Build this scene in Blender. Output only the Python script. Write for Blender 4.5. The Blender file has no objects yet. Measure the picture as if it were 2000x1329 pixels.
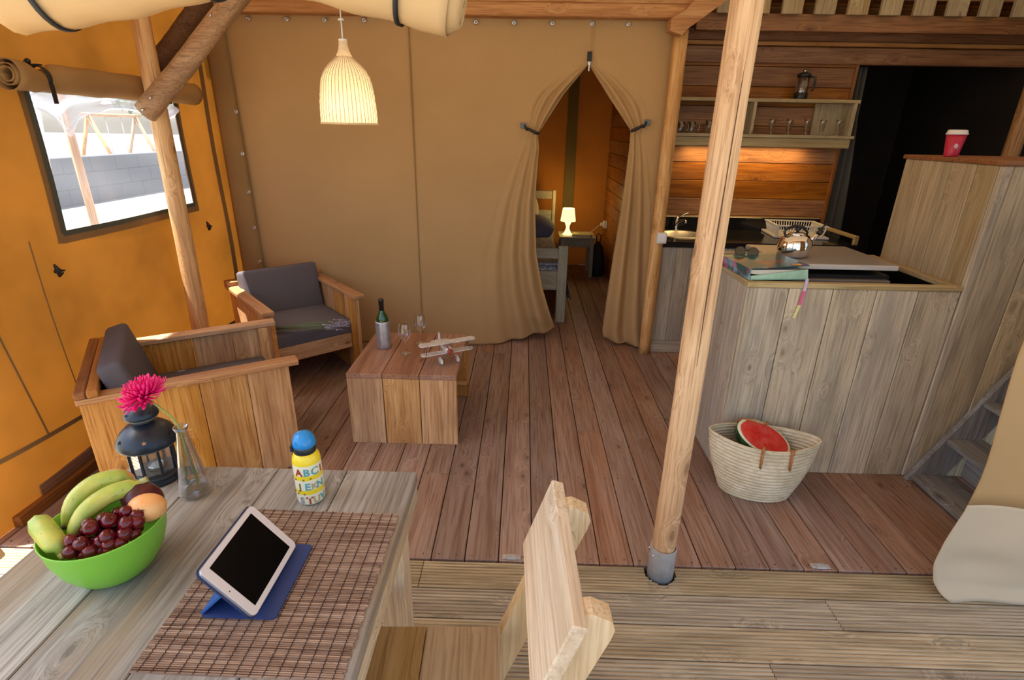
import bpy, bmesh, math, random
from mathutils import Vector, Matrix, Euler
from math import sin, cos, pi, radians as R
rnd = random.Random(7)
scn = bpy.context.scene
COL = scn.collection

# ------------------------------------------------------------------ camera
CAM = Vector((0.0, -1.7918, 1.71997))
def make_camera():
    p, r, y = R(21.371), R(1.061), R(0.8936)
    f = Vector((-sin(y)*cos(p), cos(y)*cos(p), -sin(p)))
    rt = Vector((cos(y), sin(y), 0)); up = rt.cross(f)
    Rv = cos(r)*rt + sin(r)*up; U = cos(r)*up - sin(r)*rt
    m = Matrix((Rv, U, -f)).transposed().to_4x4(); m.translation = CAM
    cd = bpy.data.cameras.new('camera'); cd.sensor_width = 36; cd.lens = 1046.69/2000*36
    cd.clip_start = .05; cd.clip_end = 200
    o = bpy.data.objects.new('camera', cd); COL.objects.link(o); o.matrix_world = m
    scn.camera = o
make_camera()

# ------------------------------------------------------------------ light
scn.view_settings.view_transform = 'Standard'; scn.view_settings.look = 'None'
scn.view_settings.gamma = 1; scn.view_settings.use_curve_mapping = False
scn.view_settings.exposure = 0.12
w = bpy.data.worlds.new('sky'); scn.world = w; w.use_nodes = True
nt = w.node_tree; nt.nodes.clear()
sky = nt.nodes.new('ShaderNodeTexSky'); sky.sky_type = 'NISHITA'; sky.sun_disc = False
sky.sun_elevation = R(62); sky.sun_rotation = R(-100); sky.dust_density = 3.0; sky.air_density = 1.0
bgn = nt.nodes.new('ShaderNodeBackground'); bgn.inputs[1].default_value = 0.42
wo = nt.nodes.new('ShaderNodeOutputWorld')
nt.links.new(sky.outputs[0], bgn.inputs[0]); nt.links.new(bgn.outputs[0], wo.inputs[0])
def lamp(name, kind, loc, energy, color=(1, 1, 1), **kw):
    l = bpy.data.lights.new(name, kind); l.energy = energy; l.color = color
    for k, v in kw.items(): setattr(l, k, v)
    o = bpy.data.objects.new(name, l); COL.objects.link(o); o.location = loc; return o
SUN_DIR = Vector((0.262, 0.06, -1.0)).normalized()
sun = lamp('sun', 'SUN', (-6, -2, 8), 24.0, (1, .93, .82), angle=R(0.53))
sun.rotation_euler = SUN_DIR.to_track_quat('-Z', 'Y').to_euler()

# ------------------------------------------------------------------ node materials
MATS = {}
def newmat(name):
    m = bpy.data.materials.new(name); m.use_nodes = True; m.node_tree.nodes.clear()
    return m, m.node_tree
class NT:
    def __init__(s, nt): s.nt = nt
    def n(s, t, **kw):
        o = s.nt.nodes.new(t)
        for k, v in kw.items(): setattr(o, k, v)
        return o
    def l(s, a, b): s.nt.links.new(a, b)
    def math(s, op, a, b=None, c=None, clamp=False):
        o = s.n('ShaderNodeMath', operation=op, use_clamp=clamp)
        for i, v in enumerate((a, b, c)):
            if v is None: continue
            if isinstance(v, (int, float)): o.inputs[i].default_value = v
            else: s.l(v, o.inputs[i])
        return o.outputs[0]
    def mix(s, f, a, b, blend='MIX'):
        o = s.n('ShaderNodeMix', data_type='RGBA', blend_type=blend)
        for i, v in ((0, f), (6, a), (7, b)):
            if isinstance(v, (int, float)): o.inputs[i].default_value = v
            elif isinstance(v, tuple): o.inputs[i].default_value = (*v[:3], 1)
            else: s.l(v, o.inputs[i])
        return o.outputs[2]
    def ramp(s, f, lo, hi, a=0., b=1.):
        o = s.n('ShaderNodeMapRange'); o.inputs[1].default_value = lo; o.inputs[2].default_value = hi
        o.inputs[3].default_value = a; o.inputs[4].default_value = b; s.l(f, o.inputs[0]); return o.outputs[0]
    def noise(s, v, scale, detail=3, rough=.55, dist=0):
        o = s.n('ShaderNodeTexNoise'); s.l(v, o.inputs['Vector'])
        o.inputs['Scale'].default_value = scale; o.inputs['Detail'].default_value = detail
        o.inputs['Roughness'].default_value = rough; o.inputs['Distortion'].default_value = dist
        return o.outputs[0]
    def vm(s, op, a, b=None):
        o = s.n('ShaderNodeVectorMath', operation=op)
        for i, v in enumerate((a, b)):
            if v is None: continue
            if isinstance(v, tuple): o.inputs[i].default_value = v
            else: s.l(v, o.inputs[i])
        return o.outputs[0]
    def out(s, sh):
        o = s.n('ShaderNodeOutputMaterial'); s.l(sh, o.inputs[0])
    def bsdf(s, col, rough=.6, metal=0, spec=.5, normal=None, **kw):
        o = s.n('ShaderNodeBsdfPrincipled')
        if isinstance(col, tuple): o.inputs['Base Color'].default_value = (*col[:3], 1)
        else: s.l(col, o.inputs['Base Color'])
        if isinstance(rough, (int, float)): o.inputs['Roughness'].default_value = rough
        else: s.l(rough, o.inputs['Roughness'])
        o.inputs['Metallic'].default_value = metal; o.inputs['Specular IOR Level'].default_value = spec
        if normal is not None: s.l(normal, o.inputs['Normal'])
        for k, v in kw.items(): o.inputs[k].default_value = v
        return o.outputs[0]
    def bump(s, h, strength=.3, dist=.01):
        o = s.n('ShaderNodeBump'); o.inputs['Strength'].default_value = strength
        o.inputs['Distance'].default_value = dist; s.l(h, o.inputs['Height']); return o.outputs[0]

WOODS = {  # base, dark, light, stain, stain amount, tone spread, roughness
 'floor':   ((.285,.165,.115), (.16,.082,.052), (.37,.235,.17), (.35,.255,.205), .6, .34, .55),
 'deck':    ((.42,.325,.20), (.22,.16,.09), (.54,.44,.285), (.30,.265,.175), .45, .20, .65),
 'orange':  ((.54,.265,.085), (.29,.115,.03), (.66,.37,.15), (.34,.155,.05), .6, .22, .55),
 'brownred':((.26,.105,.04), (.14,.05,.02), (.34,.16,.075), (.22,.09,.04), .4, .2, .5),
 'grey':    ((.56,.455,.295), (.32,.245,.15), (.70,.58,.40), (.31,.265,.205), .55, .22, .65),
 'cabgrey': ((.42,.36,.28), (.26,.21,.15), (.52,.46,.37), (.33,.31,.29), .6, .2, .65),
 'loft':    ((.40,.30,.165), (.25,.17,.08), (.50,.39,.23), (.30,.24,.14), .5, .2, .65),
 'table':   ((.285,.265,.235), (.15,.135,.115), (.41,.395,.365), (.27,.195,.11), .65, .22, .45),
 'pale':    ((.72,.55,.35), (.50,.35,.20), (.82,.68,.48), (.56,.38,.20), .5, .12, .55),
 'log':     ((.66,.37,.155), (.38,.17,.05), (.78,.50,.24), (.48,.24,.085), .5, .1, .6),
 'logdark': ((.40,.22,.095), (.20,.10,.04), (.52,.31,.15), (.27,.15,.07), .6, .1, .6),
 'wall':    ((.29,.115,.032), (.13,.045,.014), (.37,.165,.05), (.20,.075,.024), .55, .25, .45),
 'darkbrown': ((.11,.05,.025), (.05,.02,.01), (.15,.075,.035), (.08,.035,.02), .4, .1, .7),
 'seat':    ((.40,.265,.125), (.22,.13,.05), (.50,.35,.19), (.30,.18,.08), .3, .05, .5),
 'beam':    ((.46,.215,.075), (.26,.10,.035), (.56,.30,.12), (.36,.15,.05), .5, .15, .55),
 'shelf':   ((.46,.35,.19), (.29,.21,.1), (.56,.45,.26), (.33,.27,.15), .5, .12, .6),
 'stair':   ((.27,.26,.25), (.14,.13,.125), (.37,.36,.35), (.22,.2,.19), .5, .15, .65),
}
def wood(kind, ax='z', knots=True):
    key = ('wood', kind, ax)
    if key in MATS: return MATS[key]
    base, dark, light, stain, samt, spread, rough = WOODS[kind]
    m, nt = newmat(kind+'_wood_'+ax); N = NT(nt)
    tc = N.n('ShaderNodeTexCoord'); oi = N.n('ShaderNodeObjectInfo')
    comb = N.n('ShaderNodeCombineXYZ')
    for i, k in enumerate((37., 91., 53.)): N.l(N.math('MULTIPLY', oi.outputs['Random'], k), comb.inputs[i])
    co = N.vm('ADD', tc.outputs['Object'], comb.outputs[0])
    i = 'xyz'.index(ax)
    def sc(al, ac): v = [ac]*3; v[i] = al; return tuple(v)
    # knots
    vor = N.n('ShaderNodeTexVoronoi', feature='F1'); vor.inputs['Scale'].default_value = 1
    vor.inputs['Randomness'].default_value = 1
    N.l(N.vm('MULTIPLY', co, sc(3.6, 7.5)), vor.inputs['Vector'])
    sepk = N.n('ShaderNodeSeparateColor'); N.l(vor.outputs['Color'], sepk.inputs[0])
    kd = N.math('ADD', vor.outputs['Distance'], N.math('MULTIPLY', N.math('GREATER_THAN', sepk.outputs[0], .95 if kind[:3] == 'log' else .60), .5))
    wob_ = N.noise(N.vm('MULTIPLY', co, sc(30, 60)), 1, 2)
    kd = N.math('ADD', kd, N.math('MULTIPLY', N.math('SUBTRACT', wob_, .5), .06))
    bend = N.ramp(kd, 0., .42, 1., 0.)
    bend = N.math('MULTIPLY', N.math('POWER', bend, 2.), .16)
    b3 = N.n('ShaderNodeCombineXYZ')
    for j in range(3): N.l(bend, b3.inputs[j])
    cb = N.vm('ADD', co, b3.outputs[0])
    g1 = N.noise(N.vm('MULTIPLY', cb, sc(.9, 15)), 1, 4, .6, .3)
    g2 = N.noise(N.vm('MULTIPLY', cb, sc(3.5, 110)), 1, 3, .6)
    g3 = N.noise(N.vm('MULTIPLY', cb, sc(1.3, 8)), 1, 4, .6)
    c = N.mix(N.ramp(g1, .38, .64), base, light)
    c = N.mix(N.math('MULTIPLY', N.ramp(g1, .40, .30), .5), c, dark)
    c = N.mix(N.math('MULTIPLY', N.ramp(g3, .48, .62), samt), c, stain)
    c = N.mix(N.math('MULTIPLY', N.ramp(g2, .45, .68), .8), c, dark)
    kn = N.math('MULTIPLY', N.ramp(kd, .07 if kind[:3] == 'log' else .05, .12, 1., 0.), .75) if knots else 0.
    if knots:
        ring = N.ramp(N.math('ABSOLUTE', N.math('SUBTRACT', kd, .14)), 0, .05, .3, 0.)
        c = N.mix(ring, c, dark); c = N.mix(kn, c, tuple(.6*x for x in dark))
    val = N.math('ADD', N.math('MULTIPLY', oi.outputs['Random'], spread), 1-spread/2)
    hs = N.n('ShaderNodeHueSaturation'); N.l(c, hs.inputs['Color']); N.l(val, hs.inputs['Value'])
    sat = N.math('ADD', N.math('MULTIPLY', N.math('FRACT', N.math('MULTIPLY', oi.outputs['Random'], 7.3)), .3), .85)
    N.l(sat, hs.inputs['Saturation'])
    bp = N.bump(N.math('ADD', g2, N.math('MULTIPLY', g1, .6)), .25, .004)
    N.out(N.bsdf(hs.outputs[0], rough, spec=.3, normal=bp))
    MATS[key] = m; return m

def plain(name, col, rough=.5, metal=0, spec=.5, var=0., bumps=0., bscale=60, **kw):
    if name in MATS: return MATS[name]
    m, nt = newmat(name); N = NT(nt); c = col; nm = None
    tc = N.n('ShaderNodeTexCoord')
    ns = N.noise(tc.outputs['Object'], bscale, 3)
    if var: c = N.mix(N.ramp(ns, .3, .7), tuple(x*(1-var) for x in col), tuple(min(1, x*(1+var)) for x in col))
    if bumps: nm = N.bump(ns, bumps, .003)
    N.out(N.bsdf(c, rough, metal, spec, nm, **kw)); MATS[name] = m; return m

def canvas(name, col, trans=0., tcol=None, rough=.85, blot=.12, stripes=False):
    if name in MATS: return MATS[name]
    m, nt = newmat(name); N = NT(nt); tc = N.n('ShaderNodeTexCoord'); co = tc.outputs['Object']
    n1 = N.noise(co, 1.7, 3, .6); n2 = N.noise(co, 420, 2, .6)
    c = N.mix(N.ramp(n1, .3, .7), tuple(x*(1-blot) for x in col), tuple(min(1, x*(1+blot)) for x in col))
    nm = N.bump(n2, .12, .001)
    d = N.bsdf(c, rough, spec=.15, normal=nm)
    if trans:
        t = N.n('ShaderNodeBsdfTranslucent'); t.inputs[0].default_value = (*(tcol or col), 1)
        if blot:
            N.l(N.mix(N.ramp(n1, .3, .7), tuple(x*(1-blot) for x in tcol), tuple(min(1, x*(1+blot)) for x in tcol)), t.inputs[0])
        mx = N.n('ShaderNodeMixShader'); mx.inputs[0].default_value = trans
        N.l(d, mx.inputs[1]); N.l(t.outputs[0], mx.inputs[2]); d = mx.outputs[0]
    N.out(d); MATS[name] = m; return m

def glass(name, tint=(1, 1, 1), ior=1.5, rough=.02, haze=0., strength=1.):
    if name in MATS: return MATS[name]
    m, nt = newmat(name); N = NT(nt)
    fr = N.n('ShaderNodeLayerWeight'); fr.inputs[0].default_value = .5
    f0 = ((ior-1)/(ior+1))**2; fz = N.math('ADD', N.math('MULTIPLY', N.math('POWER', fr.outputs['Facing'], 2.6), 1-f0), f0+.02)
    t = N.n('ShaderNodeBsdfTransparent'); t.inputs[0].default_value = (*tint, 1)
    g = N.n('ShaderNodeBsdfGlossy'); g.inputs['Roughness'].default_value = rough; g.inputs[0].default_value = (1, 1, 1, 1)
    mx = N.n('ShaderNodeMixShader'); N.l(N.math('MULTIPLY', fz, strength, clamp=True), mx.inputs[0])
    N.l(t.outputs[0], mx.inputs[1]); N.l(g.outputs[0], mx.inputs[2]); sh = mx.outputs[0]
    if haze:
        d = N.n('ShaderNodeBsdfTranslucent'); d.inputs[0].default_value = (.9, .92, .98, 1)
        m2 = N.n('ShaderNodeMixShader'); m2.inputs[0].default_value = haze
        N.l(sh, m2.inputs[1]); N.l(d.outputs[0], m2.inputs[2]); sh = m2.outputs[0]
    N.out(sh); MATS[name] = m; return m

def emissive(name, col, strength, base=(.9, .85, .7)):
    if name in MATS: return MATS[name]
    m, nt = newmat(name); N = NT(nt)
    b = N.n('ShaderNodeBsdfPrincipled'); b.inputs['Base Color'].default_value = (*base, 1)
    b.inputs['Emission Color'].default_value = (*col, 1); b.inputs['Emission Strength'].default_value = strength
    N.out(b.outputs[0]); MATS[name] = m; return m

# ------------------------------------------------------------------ mesh builder
class MB:
    def __init__(s): s.v = []; s.f = []; s.m = []; s.cur = 0; s.sm = []
    def add(s, vs, fs, M=None, smooth=False):
        b = len(s.v)
        s.v += [tuple((M @ Vector(p)) if M is not None else p) for p in vs]
        s.f += [tuple(b+i for i in f) for f in fs]; s.m += [s.cur]*len(fs); s.sm += [smooth]*len(fs)
        return s
    def box(s, x0, x1, y0, y1, z0, z1, M=None, c=0.):
        if x0 > x1: x0, x1 = x1, x0
        if y0 > y1: y0, y1 = y1, y0
        if z0 > z1: z0, z1 = z1, z0
        c = min(c, .45*min(x1-x0, y1-y0, z1-z0))
        if c <= 0:
            vs = [(x, y, z) for x in (x0, x1) for y in (y0, y1) for z in (z0, z1)]
            fs = [(0,1,3,2),(4,6,7,5),(0,4,5,1),(2,3,7,6),(0,2,6,4),(1,5,7,3)]
            return s.add(vs, fs, M)
        X = (x0, x1); Y = (y0, y1); Z = (z0, z1); vs = []; ix = {}
        for a in (0, 1):
            for b in (0, 1):
                for d in (0, 1):
                    sx, sy, sz = (1, -1)[a], (1, -1)[b], (1, -1)[d]
                    for k, p in enumerate(((X[a], Y[b]+sy*c, Z[d]+sz*c), (X[a]+sx*c, Y[b], Z[d]+sz*c), (X[a]+sx*c, Y[b]+sy*c, Z[d]))):
                        ix[(a, b, d, k)] = len(vs); vs.append(p)
        fs = []
        for a in (0, 1):
            fs.append([ix[(a, b, d, 0)] for b, d in ((0,0),(1,0),(1,1),(0,1))])
            fs.append([ix[(b, a, d, 1)] for b, d in ((0,0),(1,0),(1,1),(0,1))])
            fs.append([ix[(b, d, a, 2)] for b, d in ((0,0),(1,0),(1,1),(0,1))])
            for b in (0, 1):
                fs.append([ix[(a,b,0,0)], ix[(a,b,1,0)], ix[(a,b,1,1)], ix[(a,b,0,1)]])
                fs.append([ix[(a,0,b,0)], ix[(a,1,b,0)], ix[(a,1,b,2)], ix[(a,0,b,2)]])
                fs.append([ix[(0,a,b,1)], ix[(1,a,b,1)], ix[(1,a,b,2)], ix[(0,a,b,2)]])
                for d in (0, 1): fs.append([ix[(a,b,d,0)], ix[(a,b,d,1)], ix[(a,b,d,2)]])
        cx = Vector(((x0+x1)/2, (y0+y1)/2, (z0+z1)/2)); out = []
        for f in fs:
            p = [Vector(vs[i]) for i in f]; n = (p[1]-p[0]).cross(p[2]-p[0])
            if n.dot(sum(p, Vector())/len(p)-cx) < 0: f = f[::-1]
            out.append(tuple(f))
        return s.add(vs, out, M)
    def lathe(s, prof, n=24, M=None, cap0=True, cap1=True, smooth=True, a0=0., wob=None):
        vs = []; fs = []
        for (r, z) in prof:
            for k in range(n):
                a = a0+2*pi*k/n; rr = r*(wob(a, z) if wob else 1)
                vs.append((rr*cos(a), rr*sin(a), z))
        for i in range(len(prof)-1):
            for k in range(n):
                k2 = (k+1) % n
                fs.append((i*n+k, i*n+k2, (i+1)*n+k2, (i+1)*n+k))
        s.add(vs, fs, M, smooth)
        b = len(s.v)-len(vs)
        for flag, row, rev in ((cap0, 0, True), (cap1, len(prof)-1, False)):
            if flag:
                f = [b+row*n+k for k in range(n)]
                s.f.append(tuple(f[::-1] if rev else f)); s.m.append(s.cur); s.sm.append(False)
        return s
    def tube(s, pts, rad, n=8, cap=True, smooth=True, flat=None):
        pts = [Vector(p) for p in pts]; L = len(pts)
        rad = rad if isinstance(rad, (list, tuple)) else [rad]*L
        t0 = (pts[1]-pts[0]).normalized(); up = Vector((0, 0, 1)) if abs(t0.z) < .9 else Vector((1, 0, 0))
        nrm = (up-t0*up.dot(t0)).normalized(); vs = []; fs = []
        for i in range(L):
            t = ((pts[min(i+1, L-1)]-pts[max(i-1, 0)])).normalized()
            nrm = (nrm-t*nrm.dot(t)).normalized(); bi = t.cross(nrm)
            for k in range(n):
                a = 2*pi*k/n
                vs.append(tuple(pts[i]+rad[i]*(cos(a)*nrm*(flat or 1)+sin(a)*bi)))
        for i in range(L-1):
            for k in range(n):
                k2 = (k+1) % n; fs.append((i*n+k, i*n+k2, (i+1)*n+k2, (i+1)*n+k))
        s.add(vs, fs, None, smooth)
        b = len(s.v)-len(vs)
        if cap:
            for row, rev in ((0, True), (L-1, False)):
                f = [b+row*n+k for k in range(n)]
                s.f.append(tuple(f[::-1] if rev else f)); s.m.append(s.cur); s.sm.append(False)
        return s
    def grid(s, fn, nu, nv, smooth=True):
        vs = [tuple(fn(i/nu, j/nv)) for j in range(nv+1) for i in range(nu+1)]
        fs = [(j*(nu+1)+i, j*(nu+1)+i+1, (j+1)*(nu+1)+i+1, (j+1)*(nu+1)+i) for j in range(nv) for i in range(nu)]
        return s.add(vs, fs, None, smooth)
    def prism(s, poly, axis, a, b, M=None):   # poly in the two other axes
        n = len(poly); vs = []
        for t in (a, b):
            for (p, q) in poly:
                vs.append((t, p, q) if axis == 0 else (p, t, q) if axis == 1 else (p, q, t))
        fs = [tuple(range(n))[::-1], tuple(range(n, 2*n))]
        fs += [(k, (k+1) % n, n+(k+1) % n, n+k) for k in range(n)]
        return s.add(vs, fs, M)
    def ball(s, c, r, n=16, m=10, M=None, sc=(1, 1, 1)):
        T = Matrix.Translation(c) @ Matrix.Diagonal((*sc, 1))
        if M is not None: T = M @ T
        prof = [(r*max(sin(pi*i/m), 1e-4), -r*cos(pi*i/m)) for i in range(m+1)]
        return s.lathe(prof, n, T, False, False)
    def mesh(s, name, mats):
        me = bpy.data.meshes.new(name); me.from_pydata(s.v, [], s.f)
        for m in (mats if isinstance(mats, (list, tuple)) else [mats]): me.materials.append(m)
        me.polygons.foreach_set('material_index', s.m); me.polygons.foreach_set('use_smooth', s.sm)
        bm = bmesh.new(); bm.from_mesh(me); bmesh.ops.recalc_face_normals(bm, faces=bm.faces); bm.to_mesh(me); bm.free()
        me.update(); return me
    def build(s, name, mats, parent=None, loc=None, mods=None):
        """coordinates given are in the parent's frame; loc moves the origin"""
        if loc is not None:
            s.v = [(p[0]-loc[0], p[1]-loc[1], p[2]-loc[2]) for p in s.v]
        o = bpy.data.objects.new(name, s.mesh(name, mats)); COL.objects.link(o)
        if loc is not None: o.location = loc
        if parent is not None: o.parent = parent
        return o
def tag(o, label=None, cat=None, group=None, kind=None):
    if label: o['label'] = label
    if cat: o['category'] = cat
    if group: o['group'] = group
    if kind: o['kind'] = kind
    return o
def thing(name, label, cat, loc=(0, 0, 0), rz=0., group=None):
    o = bpy.data.objects.new(name, None); COL.objects.link(o); o.location = loc; o.rotation_euler = (0, 0, rz)
    o.empty_display_size = .05
    return tag(o, label, cat, group)
def kids(o): return [c for c in bpy.data.objects if c.parent == o]
def copy_tree(o, parent=None):
    c = o.copy(); COL.objects.link(c); c.parent = parent
    for ch in kids(o): copy_tree(ch, c)
    return c
def kids_last(): return [o for o in COL.objects if o.type == 'MESH'][-1]
def bx(*a, c=0., M=None): return MB().box(*a, c=c, M=M)
def rotM(axis, ang, piv=(0, 0, 0)):
    return Matrix.Translation(piv) @ Matrix.Rotation(ang, 4, axis) @ Matrix.Translation([-t for t in piv])

# ================================================================== SETTING
XL = -2.28; YB = 2.46; PIT = .145
K = (YB+1.792)/(2.42+1.792)
def cz(z): return 1.72+(z-1.72)*K
# ground outside
def mat_ground():
    m, nt = newmat('sand_ground'); N = NT(nt); tc = N.n('ShaderNodeTexCoord')
    n1 = N.noise(tc.outputs['Object'], .35, 5, .6); n2 = N.noise(tc.outputs['Object'], 8, 4)
    c = N.mix(N.ramp(n1, .42, .6), (.25, .235, .205), (.12, .13, .13)); c = N.mix(N.math('MULTIPLY', n2, .3), c, (.29, .275, .25))
    N.out(N.bsdf(c, .9, spec=.1)); return m
tag(bx(-120, 120, -120, 120, -.52, -.42).build('ground', mat_ground()), kind='structure')

# floor of the tent: a slab under reddish boards that run towards the bedroom
floor = tag(bx(XL-.05, 4.0, .004, 5.6, -.12, -.034).build('floor', plain('underfloor_dark', (.03, .02, .015), .9)), kind='structure')
gap = .0045
X0 = -.4538+PIT*5 - PIT*20          # a joint line
def joint_x():
    xs = []; x = -.3596+PIT*.0
    while x > XL-.05: x -= PIT
    while x < 4.0: xs.append(x); x += PIT
    return xs
for x in joint_x():
    cuts = [.003]
    if rnd.random() < .75: cuts.append(rnd.choice([.28, .62, 1.1, 1.7, 2.3, 2.9, 3.4]))
    cuts.append(5.6)
    for a, b in zip(cuts[:-1], cuts[1:]):
        dz = rnd.uniform(-.0012, .0012)
        cx, cy = x+PIT/2, (a+b)/2
        x1 = min(x+PIT-gap/2, 4.0)
        bx(max(x+gap/2, XL-.05), x1, a, b-.0015, -.034, 0+dz, c=.0025).build('plank', wood('floor', 'y'), floor, (cx, cy, 0))
nl = MB()
for x in joint_x():
    for dx in (.03, .108):
        for yy in (.028, .61, 1.22, 1.84, 2.45):
            nl.lathe([(.0035, -.002), (.0035, .0016)], 6, Matrix.Translation((x+dx, yy+rnd.uniform(-.004, .004), 0)))
tag(nl.build('nail_heads', plain('nail_dark', (.10, .06, .04), .6, .4), floor), kind='stuff')

# porch deck: ribbed boards running across
deck = tag(bx(-3.4, 4.2, -3.4, -.006, -.14, -.04).build('floor_porch', MATS['underfloor_dark']), kind='structure')
def rib_profile(y0, y1):
    nr = 8; p = [(y0, -.035)]; wv = (y1-y0)
    m_ = .006; step = (wv-2*m_)/nr; p.append((y0, -.003)); p.append((y0+.003, 0))
    for k in range(nr):
        a = y0+m_+k*step
        p += [(a+step*.18, 0), (a+step*.30, -.0055), (a+step*.62, -.0055), (a+step*.74, 0)] if k < nr else []
    p += [(y1-.003, 0), (y1, -.003), (y1, -.035)]
    return p
def rib_board(x0, x1, y0, y1): return MB().prism(rib_profile(y0, y1), 0, x0, x1)
ds = [-.006, -.150, -.293, -.438, -.583, -.728, -.873, -1.018, -1.163, -1.308, -1.453, -1.598, -1.743, -1.888, -2.033, -2.178, -2.323, -2.468, -2.613, -2.758, -2.903, -3.048]
PX, PY = .612, -.038
for i in range(len(ds)-1):
    y1, y0 = ds[i]-.003, ds[i+1]+.002
    cuts = [-3.4] + {0: [-.385], 1: [1.24], 2: [-.55, 2.3], 3: [.9]}.get(i, [rnd.uniform(-2, 2.5)]) + [4.2]
    for a, b in zip(cuts[:-1], cuts[1:]):
        if i == 0 and a < PX < b:      # board notched round the post socket
            r_ = .064
            for (p, q, yy0, yy1) in ((a, PX-r_, y0, y1), (PX+r_, b-.003, y0, y1)):
                rib_board(p, q, yy0, yy1).build('plank', wood('deck', 'x'), deck, ((a+b)/2, (y0+y1)/2, 0))
            mb = MB()
            # curved notch: fan slices in front of the hole
            n = 12
            for k in range(n):
                xa = PX-r_+2*r_*k/n; xb = PX-r_+2*r_*(k+1)/n; xm = (xa+xb)/2
                yc = PY-math.sqrt(max(r_*r_-(xm-PX)**2, 1e-6))
                if yc > y0+.004:
                    pr_ = [q for q in rib_profile(y0, y1)[:-2] if q[0] < yc]; pr_ += [(yc, pr_[-1][1]), (yc, -.035)]
                    mb.prism(pr_, 0, xa, xb)
            mb.build('plank', wood('deck', 'x'), deck, ((a+b)/2, (y0+y1)/2, 0))
            continue
        rib_board(a, b-.003, y0, y1).build('plank', wood('deck', 'x'), deck, ((a+b)/2, (y0+y1)/2, 0))

# ---- left canvas wall with window
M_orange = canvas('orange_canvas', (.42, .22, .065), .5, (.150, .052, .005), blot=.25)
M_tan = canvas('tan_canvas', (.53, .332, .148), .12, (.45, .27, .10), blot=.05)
M_hem = canvas('brown_hem', (.30, .17, .07), .15, (.35, .18, .05))
M_cream = canvas('cream_canvas', (.82, .575, .30), .25, (.60, .42, .22), blot=.05)
M_cream2 = canvas('pale_canvas', (.68, .555, .385), .25, (.3, .25, .17), blot=.05)
M_black = plain('black_strap', (.012, .012, .013), .6)
M_steel = plain('steel', (.62, .62, .62), .28, 1.0)
M_zinc = plain('galvanised_steel', (.50, .51, .52), .45, .4, var=.12, bumps=.2, bscale=30)
WY0, WY1, WZ0, WZ1 = .83, 1.96, 1.205, 1.86
wl = thing('wall_left', None, None); tag(wl, kind='structure')
def wlx(y, z):   # gentle slackness of the cloth
    return XL + .012*sin(y*5.1+z*1.3)+.008*sin(z*4+y*2)
def rng(a, b, n): return [a+(b-a)*i/n for i in range(n+1)]
mb = MB()
ys = sorted(set(rng(-.02, WY0, 10)+rng(WY0, WY1, 12)+rng(WY1, 5.6, 30))); zs = sorted(set(rng(.0, WZ0, 12)+rng(WZ0, WZ1, 8)+rng(WZ1, 3.1, 10)))
ix = {}
for y in ys:
    for z in zs: ix[(y, z)] = len(mb.v); mb.v.append((wlx(y, z), y, z))
for a, b in zip(ys[:-1], ys[1:]):
    for c_, d in zip(zs[:-1], zs[1:]):
        if a >= WY0-1e-6 and b <= WY1+1e-6 and c_ >= WZ0-1e-6 and d <= WZ1+1e-6: continue
        mb.f.append((ix[(a, c_)], ix[(b, c_)], ix[(b, d)], ix[(a, d)])); mb.m.append(0); mb.sm.append(True)
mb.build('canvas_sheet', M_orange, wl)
def strip_yz(pts, wdt, off, mat, name, par=wl, th=.0015):
    mb = MB()
    for (a, b) in zip(pts[:-1], pts[1:]):
        a = Vector((0, *a)); b = Vector((0, *b)); t = (b-a).normalized(); n = Vector((0, -t.z, t.y))*wdt/2
        L = (b-a).length; k = max(1, int(L/.12)); 
        def P(u, s_): 
            p = a+(b-a)*u+n*s_; return (wlx(p.y, p.z)+off, p.y, p.z)
        for i in range(k):
            u0, u1 = i/k, (i+1)/k
            q = [P(u0, -1), P(u1, -1), P(u1, 1), P(u0, 1)]
            mb.add(q+[(x-th, y, z) for x, y, z in q], [(0,1,2,3),(7,6,5,4),(0,4,5,1),(1,5,6,2),(2,6,7,3),(3,7,4,0)])
    return mb.build(name, mat, par)
fr = .045
strip_yz([(WY0-fr*.4, WZ0-.5*fr), (WY1+fr, WZ0-.5*fr)], fr*1.2, .006, M_hem, 'window_border')
strip_yz([(WY0-.4*fr, WZ0-fr), (WY0-.4*fr, WZ1+fr)], fr, .0075, M_hem, 'window_border')
strip_yz([(WY1+.4*fr, WZ0-fr), (WY1+.4*fr, WZ1+fr)], fr, .009, M_hem, 'window_border')
gr = plain('grey_tape', (.07, .075, .06), .7)
for i, pts in enumerate(([(WY0, WZ0), (WY1, WZ0)], [(WY0, WZ0), (WY0, WZ1)], [(WY1, WZ0), (WY1, WZ1)], [(WY0, WZ1), (WY1, WZ1)])):
    strip_yz(pts, .026, .012+.0008*i, gr, 'window_tape')
strip_yz([(-.02, .345), (.9, .265), (2.4, .25)], .022, .006, canvas('seam_dark', (.30, .20, .09), .2, (.35, .2, .06)), 'seam')
strip_yz([(.40, .31), (.30, 1.3), (.2, 3.0)], .010, .006, MATS['seam_dark'], 'seam')
strip_yz([(2.33, .0), (2.30, 3.0)], .05, .006, M_hem, 'seam')
strip_yz([(.66, .0), (.64, 1.2)], .006, .006, MATS['seam_dark'], 'seam')
win = thing('window_1', None, None); tag(win, kind='structure')
vin = MB().grid(lambda u, v: (XL-.012+.012*sin(u*9)*sin(v*pi)+.005*sin(v*14+u*6), WY0+u*(WY1-WY0), WZ0+v*(WZ1-WZ0)), 28, 16)
vin.build('clear_vinyl_pane', glass('clear_vinyl', (.97, .98, .99), 1.3, .06, .08, .25), win)
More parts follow.
